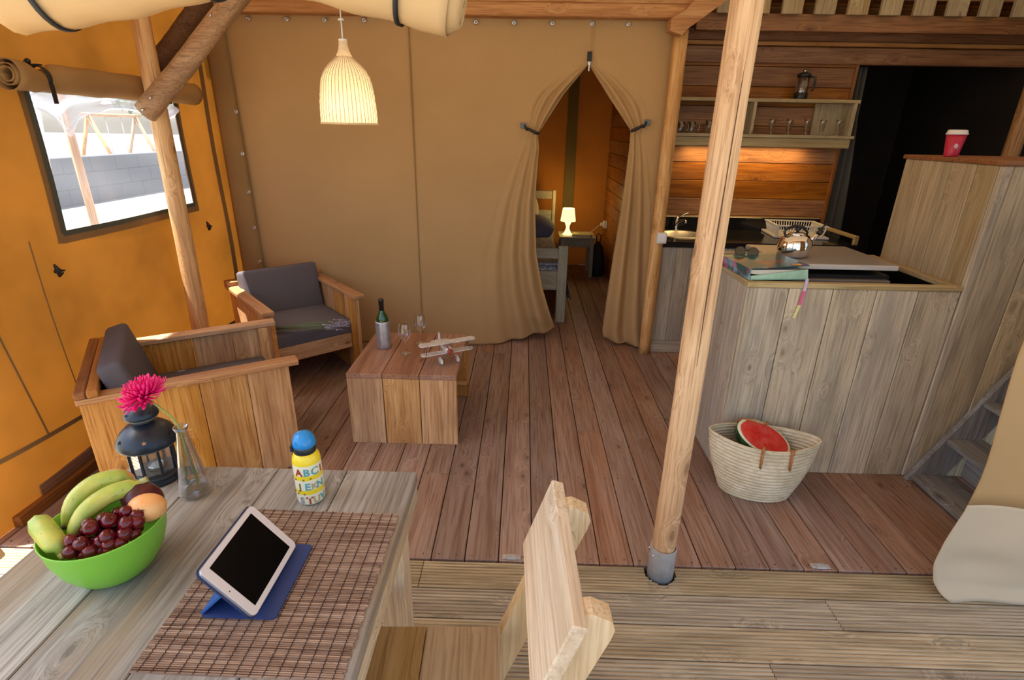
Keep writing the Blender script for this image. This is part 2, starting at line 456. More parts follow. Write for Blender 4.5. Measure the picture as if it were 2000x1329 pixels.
# folded slack vinyl along the top of the window
vf = MB().grid(lambda u, v: (XL+.02+.02*sin(v*8+u*3)+.012*sin(u*23), WY0+.01+u*(WY1-WY0-.02), WZ1+.01-v*(.10+.10*math.exp(-((u-.14)/.07)**2)+.02*sin(u*9))), 50, 10)
vf.build('vinyl_fold', glass('crinkled_vinyl', (.72, .74, .80), 1.9, .12, .25, 1.2), win)
# rolled canvas blind above the window
def spiral_roll(pts, rad, turns=3, name='roll', mat=None, parent=None, n=60, sq=None):
    """a cloth roll along a polyline: spiral section, kept as a thin sheet"""
    pts = [Vector(p) for p in pts]; mb = MB(); L = len(pts); vs = []; 
    ax = (pts[-1]-pts[0]).normalized(); up = Vector((0, 0, 1)); side = ax.cross(up).normalized(); up = side.cross(ax)
    for i, p in enumerate(pts):
        r0 = rad[i] if isinstance(rad, (list, tuple)) else rad
        for k in range(n+1):
            a = -2*pi*turns*k/n+pi*.9; rr = r0*(1-.66*(k/n)**.9)
            if k < n*.36: rr = r0*(1-.10*k/(n*.36))
            rr *= 1+.035*sin(a*2+i*.9)
            vs.append(tuple(p+side*rr*cos(a)+up*rr*sin(a)))
    fs = [(i*(n+1)+k, i*(n+1)+k+1, (i+1)*(n+1)+k+1, (i+1)*(n+1)+k) for i in range(L-1) for k in range(n)]
    mb.add(vs, fs, None, True); o = mb.build(name, mat, parent)
    so = o.modifiers.new('thickness', 'SOLIDIFY'); so.thickness = .003; so.offset = 0
    return o
def strap_ring(c, ax, r, wdt, mat, parent, name='strap', up=Vector((0, 0, 1)), tail=0):
    ax = Vector(ax).normalized(); side = ax.cross(up).normalized(); u2 = side.cross(ax); c = Vector(c)
    vs = []; n = 28
    for rr in (r, r+.003):
        for s_ in (-.5, .5):
            for k in range(n):
                a = 2*pi*k/n; vs.append(tuple(c+ax*wdt*s_+side*rr*cos(a)+u2*rr*sin(a)))
    fs = []
    for k in range(n):
        k2 = (k+1) % n
        fs += [(k, k2, n+k2, n+k), (2*n+k, 3*n+k, 3*n+k2, 2*n+k2), (k, 2*n+k, 2*n+k2, k2), (n+k, n+k2, 3*n+k2, 3*n+k)]
    mb = MB().add(vs, fs, None, True)
    if tail: mb.add([tuple(c+ax*wdt*a+side*r*b+u2*(z)) for a in (-.5, .5) for b in (.95, 1.05) for z in (-r*.5, -r-tail)],
                    [(0,1,3,2),(4,6,7,5),(0,4,5,1),(2,3,7,6),(0,2,6,4),(1,5,7,3)])
    return mb.build(name, mat, parent)
rb = thing('rolled_window_blind', 'brown canvas blind rolled up above the clear window, tied with black straps', 'blind')
M_roll = canvas('roll_brown_canvas', (.40, .235, .095), .1, (.4, .2, .06))
pts = [(XL+.072, y, 1.905-.0*y+(-.012 if abs(y-.86) < .05 or abs(y-1.72) < .05 else 0)) for y in rng(.69, 2.07, 34)]
spiral_roll(pts, [.066-.022*math.exp(-((p[1]-.86)/.06)**2)-.018*math.exp(-((p[1]-1.72)/.06)**2) for p in pts], 3, 'canvas_roll', M_roll, rb)
strap_ring((XL+.072, .86, 1.905), (0, 1, 0), .047, .022, M_black, rb, tail=.06)
strap_ring((XL+.072, 1.72, 1.905), (0, 1, 0), .051, .022, M_black, rb, tail=.02)
MB().box(XL+.012, XL+.09, .85, .872, 1.955, 1.962).ball((XL+.03, .86, 1.965), .014, 10, 6).ball((XL+.05, .845, 1.972), .012, 10, 6).build('strap_knot', M_black, rb)
for (y, z, lab) in ((.70, 1.05, 'black toggle tie hanging below near corner of the window'), (2.03, 1.047, 'small black toggle tie on canvas between log pole and corner')):
    t = thing('toggle_tie', lab, 'strap', (XL+.012, y, z))
    MB().tube([(.012, 0, .03), (.02, .004, .0), (.014, .012, -.03), (.02, .03, -.018)], [.004, .013, .009, .004], 8).build('cord', M_black, t)
    MB().tube([(.024, -.018, -.002), (.026, .034, -.008)], [.010, .004], 6).build('toggle', M_black, t)
# timber runner along the foot of the left wall
sk = thing('baseboard_left', None, None); tag(sk, kind='structure')
bx(XL-.02, XL+.045, .115, 5.5, 0, .055, c=.004).build('lower_beam', wood('brownred', 'y'), sk)
bx(XL-.025, XL+.02, .27, 5.5, .055, .115, c=.004).build('upper_beam', wood('brownred', 'y'), sk)

# ---- back canvas wall with the gathered door opening
wb = thing('wall_back', None, None); tag(wb, kind='structure')
def lerp_path(path, z):
    if z >= path[0][-1]: return path[0][:-1]
    for a, b in zip(path[:-1], path[1:]):
        if b[-1] <= z <= a[-1]:
            t = (z-b[-1])/(a[-1]-b[-1]+1e-9); return tuple(b[i]+(a[i]-b[i])*t for i in range(len(a)-1))
    return path[-1][:-1]
EL = [(.436*K, 0, cz(2.163)), (.268*K, 0, cz(1.964)), (.096*K, 0, cz(1.698)), (.108*K, 0, cz(1.60)), (.098*K, 0, cz(1.418)), (.092*K, .01, 1.19), (.115*K, .03, .795), (.175*K, .07, .50), (.255*K, .14, .24), (.31, .22, .09), (.33, .24, .0)]
ER = [(.436*K, 0, cz(2.163)), (.597*K, 0, cz(1.953)), (.772*K, 0, cz(1.734)), (.772*K, 0, cz(1.576)), (.757*K, .0, 1.205), (.733*K, .02, .809), (.712*K, .06, .383), (.715, .11, .12), (.74, .12, 0)]
TIE = cz(1.70); APX = cz(2.163)
def band(z, side):
    if z > APX: return .02
    if z > TIE: 
        t = (APX-z)/(APX-TIE); return .03+.12*sin(pi*t)*(1-.3*t) + .02*t
    t = min(1, (TIE-z)/1.7); return .055+(.34 if side < 0 else .22)*t**.8
def panel(side, xo, path, nu=110, nv=120):
    def fn(u, v):
        z = 2.62*(1-v)
        ex, ey = lerp_path(path, z)[:2]
        bnd = band(z, side)
        # dense columns near the edge
        uu = u**.55 if side < 0 else 1-(1-u)**.55
        uu = 1-(1-u)**1.8 if side < 0 else u**1.8
        x = xo+(ex-xo)*uu if side < 0 else ex+(xo-ex)*uu
        d = abs(ex-x); f = max(0, 1-d/(bnd*1.6+1e-6)); amp = 0
        if z < APX:
            if z > TIE: t = (APX-z)/(APX-TIE); amp = .020*sin(pi*min(1, t*.92))**.7+.004
            else: t = min(1, (TIE-z)/.9); amp = .010+.034*t
        nf = 3.2 if side < 0 else 2.6
        y = YB + ey*f**1.2 + amp*f**.6*sin(2*pi*nf*(d/(bnd*1.6)+.06))*1.0 - .012*f
        # faint large slack
        y += .010*sin(x*1.9+z*.8)*sin(pi*min(1, z/2.4))+.006*sin(x*4.3+2)
        # radiating pull lines at the tie
        y += .004*math.exp(-d/.25)*sin(14*math.atan2(z-TIE, d+.05)) if z < APX+.1 else 0
        zz = z
        if z < .16:   # hem rises towards the drawn-in edge
            lift = (.10 if side < 0 else .05)*f**1.3; zz = max(z, lift) if z < lift else z
        return (x, y, max(zz, .004))
    mb = MB().grid(fn, nu, nv)
    o = mb.build('canvas_panel', M_tan, wb)
    so = o.modifiers.new('thickness', 'SOLIDIFY'); so.thickness = .003; so.offset = 0
    return o
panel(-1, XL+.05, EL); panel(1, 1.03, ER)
# overlapped corner strip with eyelets at the left end
mb = MB().grid(lambda u, v: (XL+.03+.17*u-.03*v*u, YB-.035-.02*sin(u*pi)-.02*(1-u), 2.44*v), 6, 24)
o = mb.build('corner_flap', canvas('tan_flap', (.34, .205, .085), .12, (.45, .27, .10)), wb)
so = o.modifiers.new('thickness', 'SOLIDIFY'); so.thickness = .003
def grommet(x, y, z, name='grommet', wood_disc=False):
    mb = MB(); M = Matrix.Translation((x, y, z)) @ Matrix.Rotation(R(90), 4, 'X')
    mb.lathe([(.0065, 0), (.0065, .004), (.010, .0055), (.015, .004), (.016, 0)], 14, M, False, False)
    mb.lathe([(.0065, .0005), (.001, .0008)], 10, M, True, True)
    return mb.build(name, [M_steel], wb)
for i, px_ in enumerate((-1.918, -1.653, -1.391, -.352, -.092, .171, .44, .687, -1.12, -.86, -.61)):
    grommet(px_*K, YB-.022, cz(2.405))
for z in (1.813, 1.522, 1.243, .969, .70): grommet(XL+.17, YB-.05, z)
# seam between canvas widths
mb = MB()
for j in range(20):
    z0, z1 = .01+j*.122, .01+(j+1)*.122
    mb.box(-.828, -.820, YB-.020, YB-.014, z0, z1)
mb.build('seam', canvas('tan_seam', (.33, .2, .08), .1, (.4, .25, .1)), wb)
# tie-backs, zip tab
for sx, x, z, dz in ((-1, .094*K, TIE, .045), (1, .772*K, TIE+.03, .05)):
    mb = MB()
    mb.tube([(x-sx*.01, YB-.05, z), (x+sx*.02, YB-.055, z+dz*.2), (x+sx*.07, YB-.045, z+dz*.7), (x+sx*.10, YB-.03, z+dz*.9)], [.009, .012, .010, .008], 8)
    mb.tube([(x+sx*.075, YB-.05, z+dz*.5), (x+sx*.10, YB-.055, z+dz*1.3)], [.012, .006], 6)
    mb.build('tieback_strap', M_black, wb)
    MB().box(x+sx*.085, x+sx*.128, YB-.045, YB-.03, z+dz*.75, z+dz*1.6, c=.004).build('tieback_buckle', plain('buckle', (.10, .12, .14), .35), kids_last())
bx(.436*K-.017, .436*K+.017, YB-.03, YB-.024, APX+.015, APX+.075).build('zip_tab', M_black, wb)
MB().box(.436*K-.010, .436*K+.008, YB-.036, YB-.028, APX-.012, APX+.012, c=.002).box(.436*K-.005, .436*K+.004, YB-.036, YB-.031, APX-.05, APX-.008, c=.001).build('zip_pull', M_steel, wb)

# ---- beams over the back wall
bm_ = thing('beam_back', None, None); tag(bm_, kind='structure'); bm_.name = 'trim_1'
bx(XL-.1, 1.10, YB-.10, YB+.06, cz(2.423)+.008, 2.52, c=.006).build('lower_beam', wood('beam', 'x'), bm_)
bx(XL-.1, 1.12, YB-.085, YB+.06, 2.523, 2.68, c=.006).build('upper_beam', wood('beam', 'x'), bm_)

# ---- bedroom shell
bed_w = tag(MB().grid(lambda u, v: (XL+u*3.56, 5.52+.012*sin(u*17), 3.0*v), 30, 6).build('wall_bedroom', canvas('bedroom_canvas', (.46, .185, .03), .04, (.30, .08, .01))), kind='structure')
bx(.53, .66, 5.49, 5.50, .75, 3.0).build('pole_shadow_band', canvas('pole_shadow_tone', (.20, .15, .06), .1, (.2, .14, .05)), bed_w)  # shadow of a pole behind the canvas, painted as a darker strip
wp = tag(bx(1.10, 1.115, YB+.05, 5.5, 0, 2.66).build('wall_partition', plain('wall_gap_dark', (.03, .015, .01), .9)), kind='structure')
z = .0
while z < 2.65:
    bx(1.08, 1.10, YB+.05, 5.5, z+.002, z+.146, c=.003).build('plank', wood('wall', 'y'), wp, (1.08, 4, z)); z += .148
bx(1.035, 1.079, 3.36, 3.43, 0, 2.6, c=.004).build('door_post', wood('brownred', 'z'), wp)

# ---- kitchen walls (dark stained boards)
YK = 3.08
wk = tag(bx(1.116, 2.655, YK, YK+.02, 0, 2.7).build('wall_kitchen', MATS['wall_gap_dark']), kind='structure')
z = .02
while z < 2.35:
    bx(1.116, 2.655, YK-.02, YK, z+.002, z+.146, c=.003).build('plank', wood('wall', 'x'), wk, (2, YK, z)); z += .1475
bx(2.632, 2.66, YK-.03, YK+.03, .0, 2.26, c=.003).build('edge_trim', wood('brownred', 'z'), wk)
hd = thing('wall_header', None, None); tag(hd, kind='structure')
for (z0, z1, y0, k_) in ((2.255, 2.375, YK-.045, 'wall'), (2.378, 2.41, YK-.07, 'beam'), (2.413, 2.50, YK-.03, 'brownred'), (2.50, 2.64, YK-.12, 'wall')):
    bx(1.116, 3.95, y0, YK+.02, z0, z1-.003, c=.004).build('board', wood(k_, 'x'), hd, (2, YK, z0))
bx(1.116, 3.95, YK-.10, YK+.02, 2.64, 3.1).build('board', wood('wall', 'x'), hd, (2.2, YK, 2.7))
# dark store room behind and right-hand wall
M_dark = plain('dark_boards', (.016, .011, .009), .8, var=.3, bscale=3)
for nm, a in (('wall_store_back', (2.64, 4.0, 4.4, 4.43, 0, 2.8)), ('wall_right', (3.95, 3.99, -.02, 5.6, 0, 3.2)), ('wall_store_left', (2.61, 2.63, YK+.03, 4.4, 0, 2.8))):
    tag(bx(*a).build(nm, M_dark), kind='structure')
# roof cloth over tent and porch
M_roof = canvas('roof_canvas', (.55, .42, .26), .3, (.185, .130, .075), blot=.05)
M_lid = canvas('inner_roof_cloth', (.30, .15, .05), .0, blot=.05)
tag(bx(XL, 1.10, YB+.10, 5.5, 2.70, 2.71).build('ceiling_bedroom', M_lid), kind='structure')
tag(bx(1.116, 3.95, 2.86, 5.6, 2.66, 2.70).build('ceiling_kitchen', wood('brownred', 'x')), kind='structure')
rf = thing('ceiling', None, None); tag(rf, kind='structure')
MB().grid(lambda u, v: (-2.36+6.5*u, -2.9+8.6*v, 3.30-.06*sin(u*pi*3)-.25*abs(2*u-1)), 24, 12).build('roof_sheet', M_roof, rf)

# ================================================================== POSTS AND ROOF TIMBER
def log(name, label, cat, a, b, r, mat, n=20, seg=24, rough=.05, endpt=None, parent=None):
    a = Vector(a); b = Vector(b); rn = random.Random(sum(map(ord, name)) % 97+len(label or ''))
    ph = [rn.uniform(0, 6) for _ in range(4)]
    pts = [a+(b-a)*i/seg for i in range(seg+1)]; mb = MB()
    t = (b-a).normalized(); u0 = Vector((0, 0, 1)) if abs(t.z) < .9 else Vector((1, 0, 0))
    nr = (u0-t*u0.dot(t)).normalized(); bi = t.cross(nr); vs = []
    for i, p in enumerate(pts):
        for k in range(n):
            an = 2*pi*k/n
            rr = r*(1+rough*sin(an*2+ph[0]+i*.13)+rough*.6*sin(an*3+ph[1]+i*.4)+.012*sin(i*1.9+ph[2]))
            if an < .35 and name != 'x': rr *= 1
            vs.append(tuple(p+nr*rr*cos(an)+bi*rr*sin(an)))
    fs = [(i*n+k, i*n+(k+1) % n, (i+1)*n+(k+1) % n, (i+1)*n+k) for i in range(seg) for k in range(n)]
    mb.add(vs, fs, None, True)
    mb.f += [tuple(range(n))[::-1], tuple(seg*n+k for k in range(n))]; mb.m += [0, 0]; mb.sm += [False, False]
    return mb, mat
def logthing(name, label, cat, a, b, r, kind='log', ax='z', **kw):
    mb, m = log(name, label, cat, a, b, r, wood(kind, ax), **kw)
    t = thing(name, label, cat, a)
    o = mb.build('log', m, t); o.location = (-a[0], -a[1], -a[2]); return t
# big post at the edge of the porch, standing in a steel socket
p1 = logthing('log_post', 'big pale round log post on the deck edge, in a steel socket', 'post', (PX, PY, .02), (PX, PY, 2.42), .0455)
MB().lathe([(.0535, -.10), (.0535, .125)], 28, None, True, False).lathe([(.0485, .125), (.0485, -.05)], 28, None, False, False).lathe([(.0485, .125), (.0535, .125)], 28, None, False, False).build('socket', M_zinc, p1)
sk0 = kids_last()
for a in (-150, 160, 20):
    MB().ball((.0545*cos(R(a)), .0545*sin(R(a)), .095), .006, 8, 6).build('bolt', M_steel, sk0)
MB().tube([(.006, -.0455, 2.1), (.003, -.0465, 1.7), (.0, -.0465, 1.2), (.002, -.046, .95)], [.0008, .0022, .002, .0006], 5).build('drying_crack', plain('crack_dark', (.10, .045, .02), .9), p1)
p2 = logthing('log_post', 'slim pale log post between canvas doorway and sink cabinet', 'post', (1.045, 2.385, 0), (1.045, 2.385, 2.37), .047)
p3 = logthing('log_pole', 'upright log pole by the left canvas wall, in front of the window', 'post', (-2.115, 1.49, 0), (-2.085, 1.49, 2.75), .050)
br = logthing('log_brace', 'thick diagonal log brace bolted to the pole beside the window', 'brace', (-2.10, 1.385, 1.775), (-1.36, 1.385, 2.46), .056, 'logdark', 'x', rough=.08)
for (x, z) in ((-2.075, 1.79), (-2.02, 1.85), (-1.62, 2.24)):
    MB().lathe([(.007, 0), (.007, .006), (.003, .008)], 8, Matrix.Translation((x+2.10, -.056, z-1.775)) @ Matrix.Rotation(R(90), 4, 'X')).build('bolt', M_steel, br)
logthing('log_brace', 'dark slanted log behind the pole, rising to the back beam', 'brace', (-2.15, 1.62, 2.03), (-2.04, 2.1, 2.46), .05, 'darkbrown', 'y')
logthing('log_pole', 'reddish log pole behind the tall plank box, at the right edge', 'post', (3.36, 2.2, 0), (3.36, 2.2, 2.9), .05, 'logdark')
rr_ = thing('rafter', 'short slanted rafter end joining back beam above the slim log post', 'beam', (1.0, 2.33, 2.37))
MB().prism([(-.06, -.02), (.02, -.045), (.065, 0), (.26, .14), (.40, .24), (.15, .24), (.03, .10), (-.06, .05)], 1, -.07, .02).build('timber', wood('beam', 'x'), rr_)
fb = thing('trim_2', None, None); tag(fb, kind='structure')
bx(-2.5, 4.0, -.13, .03, 2.42, 2.56, c=.006).build('front_beam', wood('beam', 'x'), fb)
# loft railing: pale upright boards over the header
lr = thing('loft_railing', 'row of pale upright boards of the loft railing above the kitchen', 'railing', (1.4, 2.72, 2.54))
for i in range(11):
    x = -.03+i*.2345
    bx(x, x+.145, 0, .03, 0, .42, c=.003).build('baluster', wood('loft', 'z'), lr, (x, 0, 0))
bx(-.1, 2.6, .03, .06, .10, .22, c=.003).build('rail', wood('brownred', 'x'), lr)
bx(-.15, 2.6, .06, .10, -.10, .012, c=.003).build('support_beam', wood('wall', 'x'), lr)

# ================================================================== ROLLED FRONT CANVAS AND RIGHT FLAP
r1 = thing('rolled_front_canvas', 'cream canvas roll hanging top left, tied with black straps', 'canvas roll', (0, 0, 0))
p = [(-1.47+.66*t, -.07, 2.045+.105*t-.012*sin(pi*t)) for t in rng(0, 1, 24)]
spiral_roll(p, [.098-.012*t for t in rng(0, 1, 24)], 4, 'canvas_roll', M_cream, r1)
strap_ring((-1.33, -.07, 2.062), (.66, 0, .105), .099, .016, M_black, r1)
strap_ring((-.885, -.07, 2.135), (.66, 0, .105), .092, .02, M_black, r1)
bx(-1.34, -1.325, -.078, -.062, 2.15, 2.43).build('hanging_strap', M_black, r1); bx(-.895, -.875, -.078, -.062, 2.22, 2.43).build('hanging_strap', M_black, r1)
r2 = thing('rolled_front_canvas', 'cream canvas roll sloping down to the right above the wicker lamp', 'canvas roll', (0, 0, 0))
p = [(-.78+.57*t, -.07, 2.165-.125*t-.0*sin(pi*t)) for t in rng(0, 1, 24)]
spiral_roll(p, [.080+.006*t-.008*math.exp(-((t-.77)/.08)**2) for t in rng(0, 1, 24)], 4, 'canvas_roll', M_cream, r2)
p = [(-.215+.035*t, -.07, 2.04-.008*t) for t in (0, .33, .66, 1)]
spiral_roll(p, [.078, .070, .062, .05], 5, 'inner_layers', M_cream, r2)
strap_ring((-.345, -.07, 2.07), (.57, 0, -.125), .081, .014, M_black, r2)
bx(-.352, -.338, -.078, -.062, 2.15, 2.43).build('hanging_strap', M_black, r2)
r3 = thing('rolled_front_canvas', 'pale canvas roll across the top right corner of the view', 'canvas roll', (0, 0, 0))
p = [(.93+.68*t, -.07, 2.175-.028*t) for t in rng(0, 1, 20)]
spiral_roll(p, .08, 4, 'canvas_roll', M_cream, r3)
strap_ring((1.5, -.07, 2.151), (1.5, 0, -.06), .082, .02, M_black, r3); bx(1.49, 1.51, -.078, -.062, 2.2, 2.43).build('hanging_strap', M_black, r3)
fl = thing('canvas_flap', 'tan and cream canvas door flap hanging to the deck, lower right', 'curtain')
EDGE = [(1.70, 2.40), (1.655, 1.05), (1.66, .80), (1.675, .60), (1.675, .42), (1.655, .27), (1.648, .16), (1.665, .08), (1.70, .025), (1.735, .006)]
def flapfn(z0, z1):
    def fn(u, v):
        z = z1+(z0-z1)*v; e = lerp_path([(a, b) for a, b in EDGE], z)[0]
        x = e+(2.75-e)*u
        d = (x-e); y = -.125+.03*sin(d*14+.6)*(1-math.exp(-d*9))*(.4+.6*min(1, (z)/1.2))-.035*math.exp(-d*28)*0+.012*sin(z*7+d*5)
        y += .02*math.exp(-((d-.18)/.12)**2-((z-.16)/.06)**2)
        if z < .06: y -= (.06-z)*.5
        return (x, y, z)
    return fn
for (z0, z1, m_, nm) in ((.004, .455, M_cream2, 'pale_lower_band'), (.449, 2.44, canvas('tan_flap2', (.56, .37, .175), .3, (.55, .36, .16), blot=.05), 'canvas_sheet')):
    mb = MB().grid(flapfn(z0, z1), 46, 30); mb.build(nm, m_, fl).modifiers.new('thickness', 'SOLIDIFY').thickness = .003
# small steel plates screwed on the ends of the floor boards
for x, lab in ((-.013, 'small steel plate on the floor edge near the wooden chair back'), (1.31, 'small steel plate on the floor edge right of the big post')):
    t = thing('steel_plate', lab, 'bracket', (x, .024, .002))
    MB().box(-.040, .040, -.014, .012, -.001, .002, c=.0008).build('plate', M_zinc, t)
    MB().prism([(-.014, 0), (.014, 0), (.012, .006), (-.012, .006)], 0, -.020, .020, M=Matrix.Translation((0, -.002, 0))).build('raised_tab', M_zinc, t)
    pl0 = [c for c in kids(t) if c.name.startswith('plate')][0]
    for s_ in (-.029, .029): MB().ball((s_, -.001, .0025), .0045, 10, 6, sc=(1, 1, .5)).build('screw', M_steel, pl0)

# ================================================================== KITCHEN
# --- long shelf unit on the wall
sh = thing('wall_shelf', 'long wooden wall shelf with open compartments holding drinking glasses', 'shelf', (1.21, 2.88, 1.64))
S = wood('shelf', 'x'); SZ = wood('shelf', 'z')
bx(0, 1.43, 0, .175, .325, .35, c=.002).build('top_board', S, sh, (.7, .1, .34))
bx(-.0, 1.43, -.02, .175, .062, .085, c=.002).build('shelf_board', S, sh, (.7, .1, .07))
bx(0, 1.415, -.002, .018, -.01, .060, c=.002).build('front_board', S, sh, (.6, .1, .02))
bx(1.385, 1.412, 0, .175, .085, .325, c=.002).build('end_board', SZ, sh, (1.4, .1, .2))
bx(1.39, 1.412, .018, .175, -.01, .062, c=.002).build('end_board', SZ, sh, (1.3, .1, .0))
bx(.60, .625, 0, .175, .085, .325, c=.002).build('divider', SZ, sh, (.6, .1, .2))
bx(.52, .6, .155, .172, .085, .325, c=.002).build('back_board', SZ, sh, (.55, .1, .2))
bx(1.16, 1.385, .150, .172, .085, .325, c=.002).build('back_board', SZ, sh, (1.25, .1, .2))
lamp('shelf_light', 'AREA', (1.85, 2.97, 1.625), 5.0, (1, .62, .22), shape='RECTANGLE', size=1.0, size_y=.05)
GL = glass('clear_glass', (.90, .90, .90), 1.55, .02, 0, 1.7)
ZS = 1.64+.085
def mug(x, lab):
    t = thing('glass_mug', lab, 'mug', (x, 2.93, ZS), 0, 'glasses on the wall shelf')
    MB().lathe([(.030, .002), (.034, .01), (.036, .085), (.034, .085), (.032, .012), (.001, .010)], 18, None, True, False).build('cup', GL, t)
    MB().tube([(.034, -.01, .07), (.058, -.02, .068), (.062, -.02, .04), (.054, -.02, .02), (.034, -.01, .02)], .0045, 6).build('handle', GL, t)
def tumbler(x, h, r, lab):
    t = thing('drinking_glass', lab, 'glass', (x, 2.93, ZS), 0, 'glasses on the wall shelf')
    MB().lathe([(r*.8, .002), (r, h), (r*.93, h), (r*.72, .012), (.001, .010)], 18, None, True, False).build('cup', GL, t)
def footed(x, lab):
    t = thing('footed_glass', lab, 'glass', (x, 2.92, ZS), 0, 'glasses on the wall shelf')
    MB().lathe([(.024, .002), (.022, .006), (.008, .012), (.008, .022), (.018, .034), (.025, .10), (.028, .118), (.026, .118), (.022, .095), (.014, .038), (.001, .034)], 18, None, True, False).build('cup', GL, t)
mug(1.262, 'leftmost glass mug on the shelf, next to the slim log post'); mug(1.352, 'second glass mug on the shelf from the slim log post')
tumbler(1.492, .10, .030, 'tall drinking glass on the shelf, left one just beside the big post'); tumbler(1.565, .10, .030, 'tall drinking glass on the shelf, half hidden by the big post')
for x, l in ((1.995, 'first footed glass right of the shelf divider'), (2.135, 'second footed glass right of the shelf divider'), (2.275, 'middle footed glass of the right shelf compartment'), (2.40, 'footed glass at the edge of the pale back board'), (2.53, 'footed glass in front of the pale board at shelf end')):
    footed(x, l)
fp = thing('french_press', 'glass coffee press with black handle on top of the shelf', 'coffee maker', (2.19, 2.95, 1.99))
MB().lathe([(.047, .045), (.048, .165), (.046, .165), (.045, .047)], 24, None, False, False).build('beaker', GL, fp)
MB().lathe([(.050, 0), (.052, .01), (.051, .045), (.047, .048)], 24).build('base', plain('black_plastic', (.015, .017, .016), .35), fp)
MB().lathe([(.050, .163), (.052, .17), (.050, .182), (.030, .192), (.012, .196)], 24).build('lid', plain('black_plastic', (.015, .017, .016), .35), fp)
MB().lathe([(.003, .05), (.003, .20)], 8).lathe([(.043, .050), (.043, .055)], 20).lathe([(.014, .196), (.016, .205), (.010, .214), (.004, .218)], 16).build('plunger', M_steel, fp)
MB().lathe([(.018, .16), (.020, .172), (.012, .176)], 16).build('steel_collar', M_steel, fp)
MB().tube([(.046, 0, .165), (.085, -.01, .16), (.09, -.01, .12), (.082, -.01, .075), (.075, -.01, .06)], [.007, .009, .009, .008, .006], 8).build('handle', MATS['black_plastic'], fp)

# --- sink cabinet with black worktop
sk_ = thing('sink_cabinet', 'pale grey plank cabinet under the black worktop, left of the big post', 'cabinet', (1.10, 2.42, 0))
G = wood('cabgrey', 'z')
bx(.02, 1.48, .03, .6, .02, .80).build('body', plain('cab_inside', (.05, .04, .03), .9), sk_)
xs = [0, .118, .235, .42, .61, .80, .99, 1.18, 1.35, 1.50]
for a, b in zip(xs[:-1], xs[1:]): bx(a+.001, b-.001, 0, .026, .10, .885, c=.002).build('plank', G, sk_, (a, 0, .5))
bx(-.0, 1.50, -.012, .026, .0, .098, c=.003).build('plinth_board', wood('cabgrey', 'x'), sk_, (.5, 0, 0))
M_wt = plain('black_worktop', (.012, .012, .013), .12, spec=.5)
wt = thing('worktop', 'glossy black worktop with upstand over the pale plank cabinet', 'worktop', (1.085, 2.41, .89))
SX0, SX1, SY0, SY1 = .05, .42, .16, .50
MB().box(0, SX0, 0, .64, 0, .042).box(SX1, 1.53, 0, .64, 0, .042).box(SX0, SX1, 0, SY0, 0, .042).box(SX0, SX1, SY1, .64, 0, .042).build('slab', M_wt, wt)
bx(0, 1.53, .625, .645, .042, .15, c=.002).build('upstand', M_wt, wt)
bx(0, 1.53, .640, .652, .04, .158, c=.001).build('top_trim', wood('shelf', 'x'), wt)
bx(-.03, -.002, .02, .62, .0, .055, c=.002).build('side_trim', wood('shelf', 'y'), wt)
MB().box(1.50, 1.53, .02, .05, .042, .11, c=.002).box(1.50, 1.53, .05, .62, .085, .11, c=.002).build('end_rail', wood('shelf', 'y'), wt)
si = thing('sink', 'oval steel sink set in the black worktop under the tap', 'sink', (1.32, 2.74, .93))
def oval(rx, ry, z): return [(rx*cos(2*pi*k/28), ry*sin(2*pi*k/28), z) for k in range(28)]
rows = [oval(.205, .185, .004), oval(.200, .180, .008), oval(.175, .155, .006), oval(.16, .14, -.06), oval(.12, .10, -.085), oval(.02, .02, -.09)]
MB().add(sum(rows, []), [(i*28+k, i*28+(k+1) % 28, (i+1)*28+(k+1) % 28, (i+1)*28+k) for i in range(5) for k in range(28)], None, True).build('basin', plain('sink_steel', (.62, .60, .55), .35, .7), si)
MB().lathe([(.022, -.088), (.018, -.084), (.001, -.086)], 12, None, False, True).build('drain', M_steel, kids_last())
tp = thing('tap', 'chrome lever tap behind the oval sink', 'tap', (1.335, 2.945, .932))
M_chr = plain('chrome', (.80, .80, .80), .07, 1.0)
MB().lathe([(.026, 0), (.024, .012), (.019, .02), (.019, .085), (.022, .09), (.020, .115), (.004, .122)], 18).build('body', M_chr, tp)
MB().tube([(0, -.01, .055), (.02, -.07, .095), (.035, -.13, .105), (.038, -.15, .090)], [.012, .010, .010, .009], 10).build('spout', M_chr, tp)
MB().tube([(0, 0, .112), (.05, -.01, .135), (.085, -.015, .15)], [.010, .006, .007], 8).build('lever', M_chr, tp)
dr = thing('dish_rack', 'white plastic dish rack standing on its tray, right end of worktop', 'dish rack', (2.30, 2.82, .934), R(-6))
M_wp = plain('white_plastic', (.72, .70, .66), .4)
mb = MB(); hw, hd_ = .19, .15
for (a, b, z) in ((1, 1, .095),):
    pass
def rim(mb, x, y, z, w_, h): mb.box(-x-w_, x+w_, -y-w_, -y, z, z+h).box(-x-w_, x+w_, y, y+w_, z, z+h).box(-x-w_, -x, -y, y, z, z+h).box(x, x+w_, -y, y, z, z+h)
rim(mb, hw, hd_, .092, .014, .010); rim(mb, hw-.022, hd_-.022, .010, .01, .006)
mb.build('rim', M_wp, dr)
mb = MB()
def bar(mb, x, y, ox, oy): mb.tube([(x, y, .095), (x*ox, y*oy, .012)], .0035, 5)
for k in range(19): 
    x = -hw+2*hw*k/18
    for s_ in (-1, 1): bar(mb, x, s_*(hd_+.006), .9, .88)
for k in range(15):
    y = -hd_+2*hd_*k/14
    for s_ in (-1, 1): bar(mb, s_*(hw+.006), y, .9, .88)
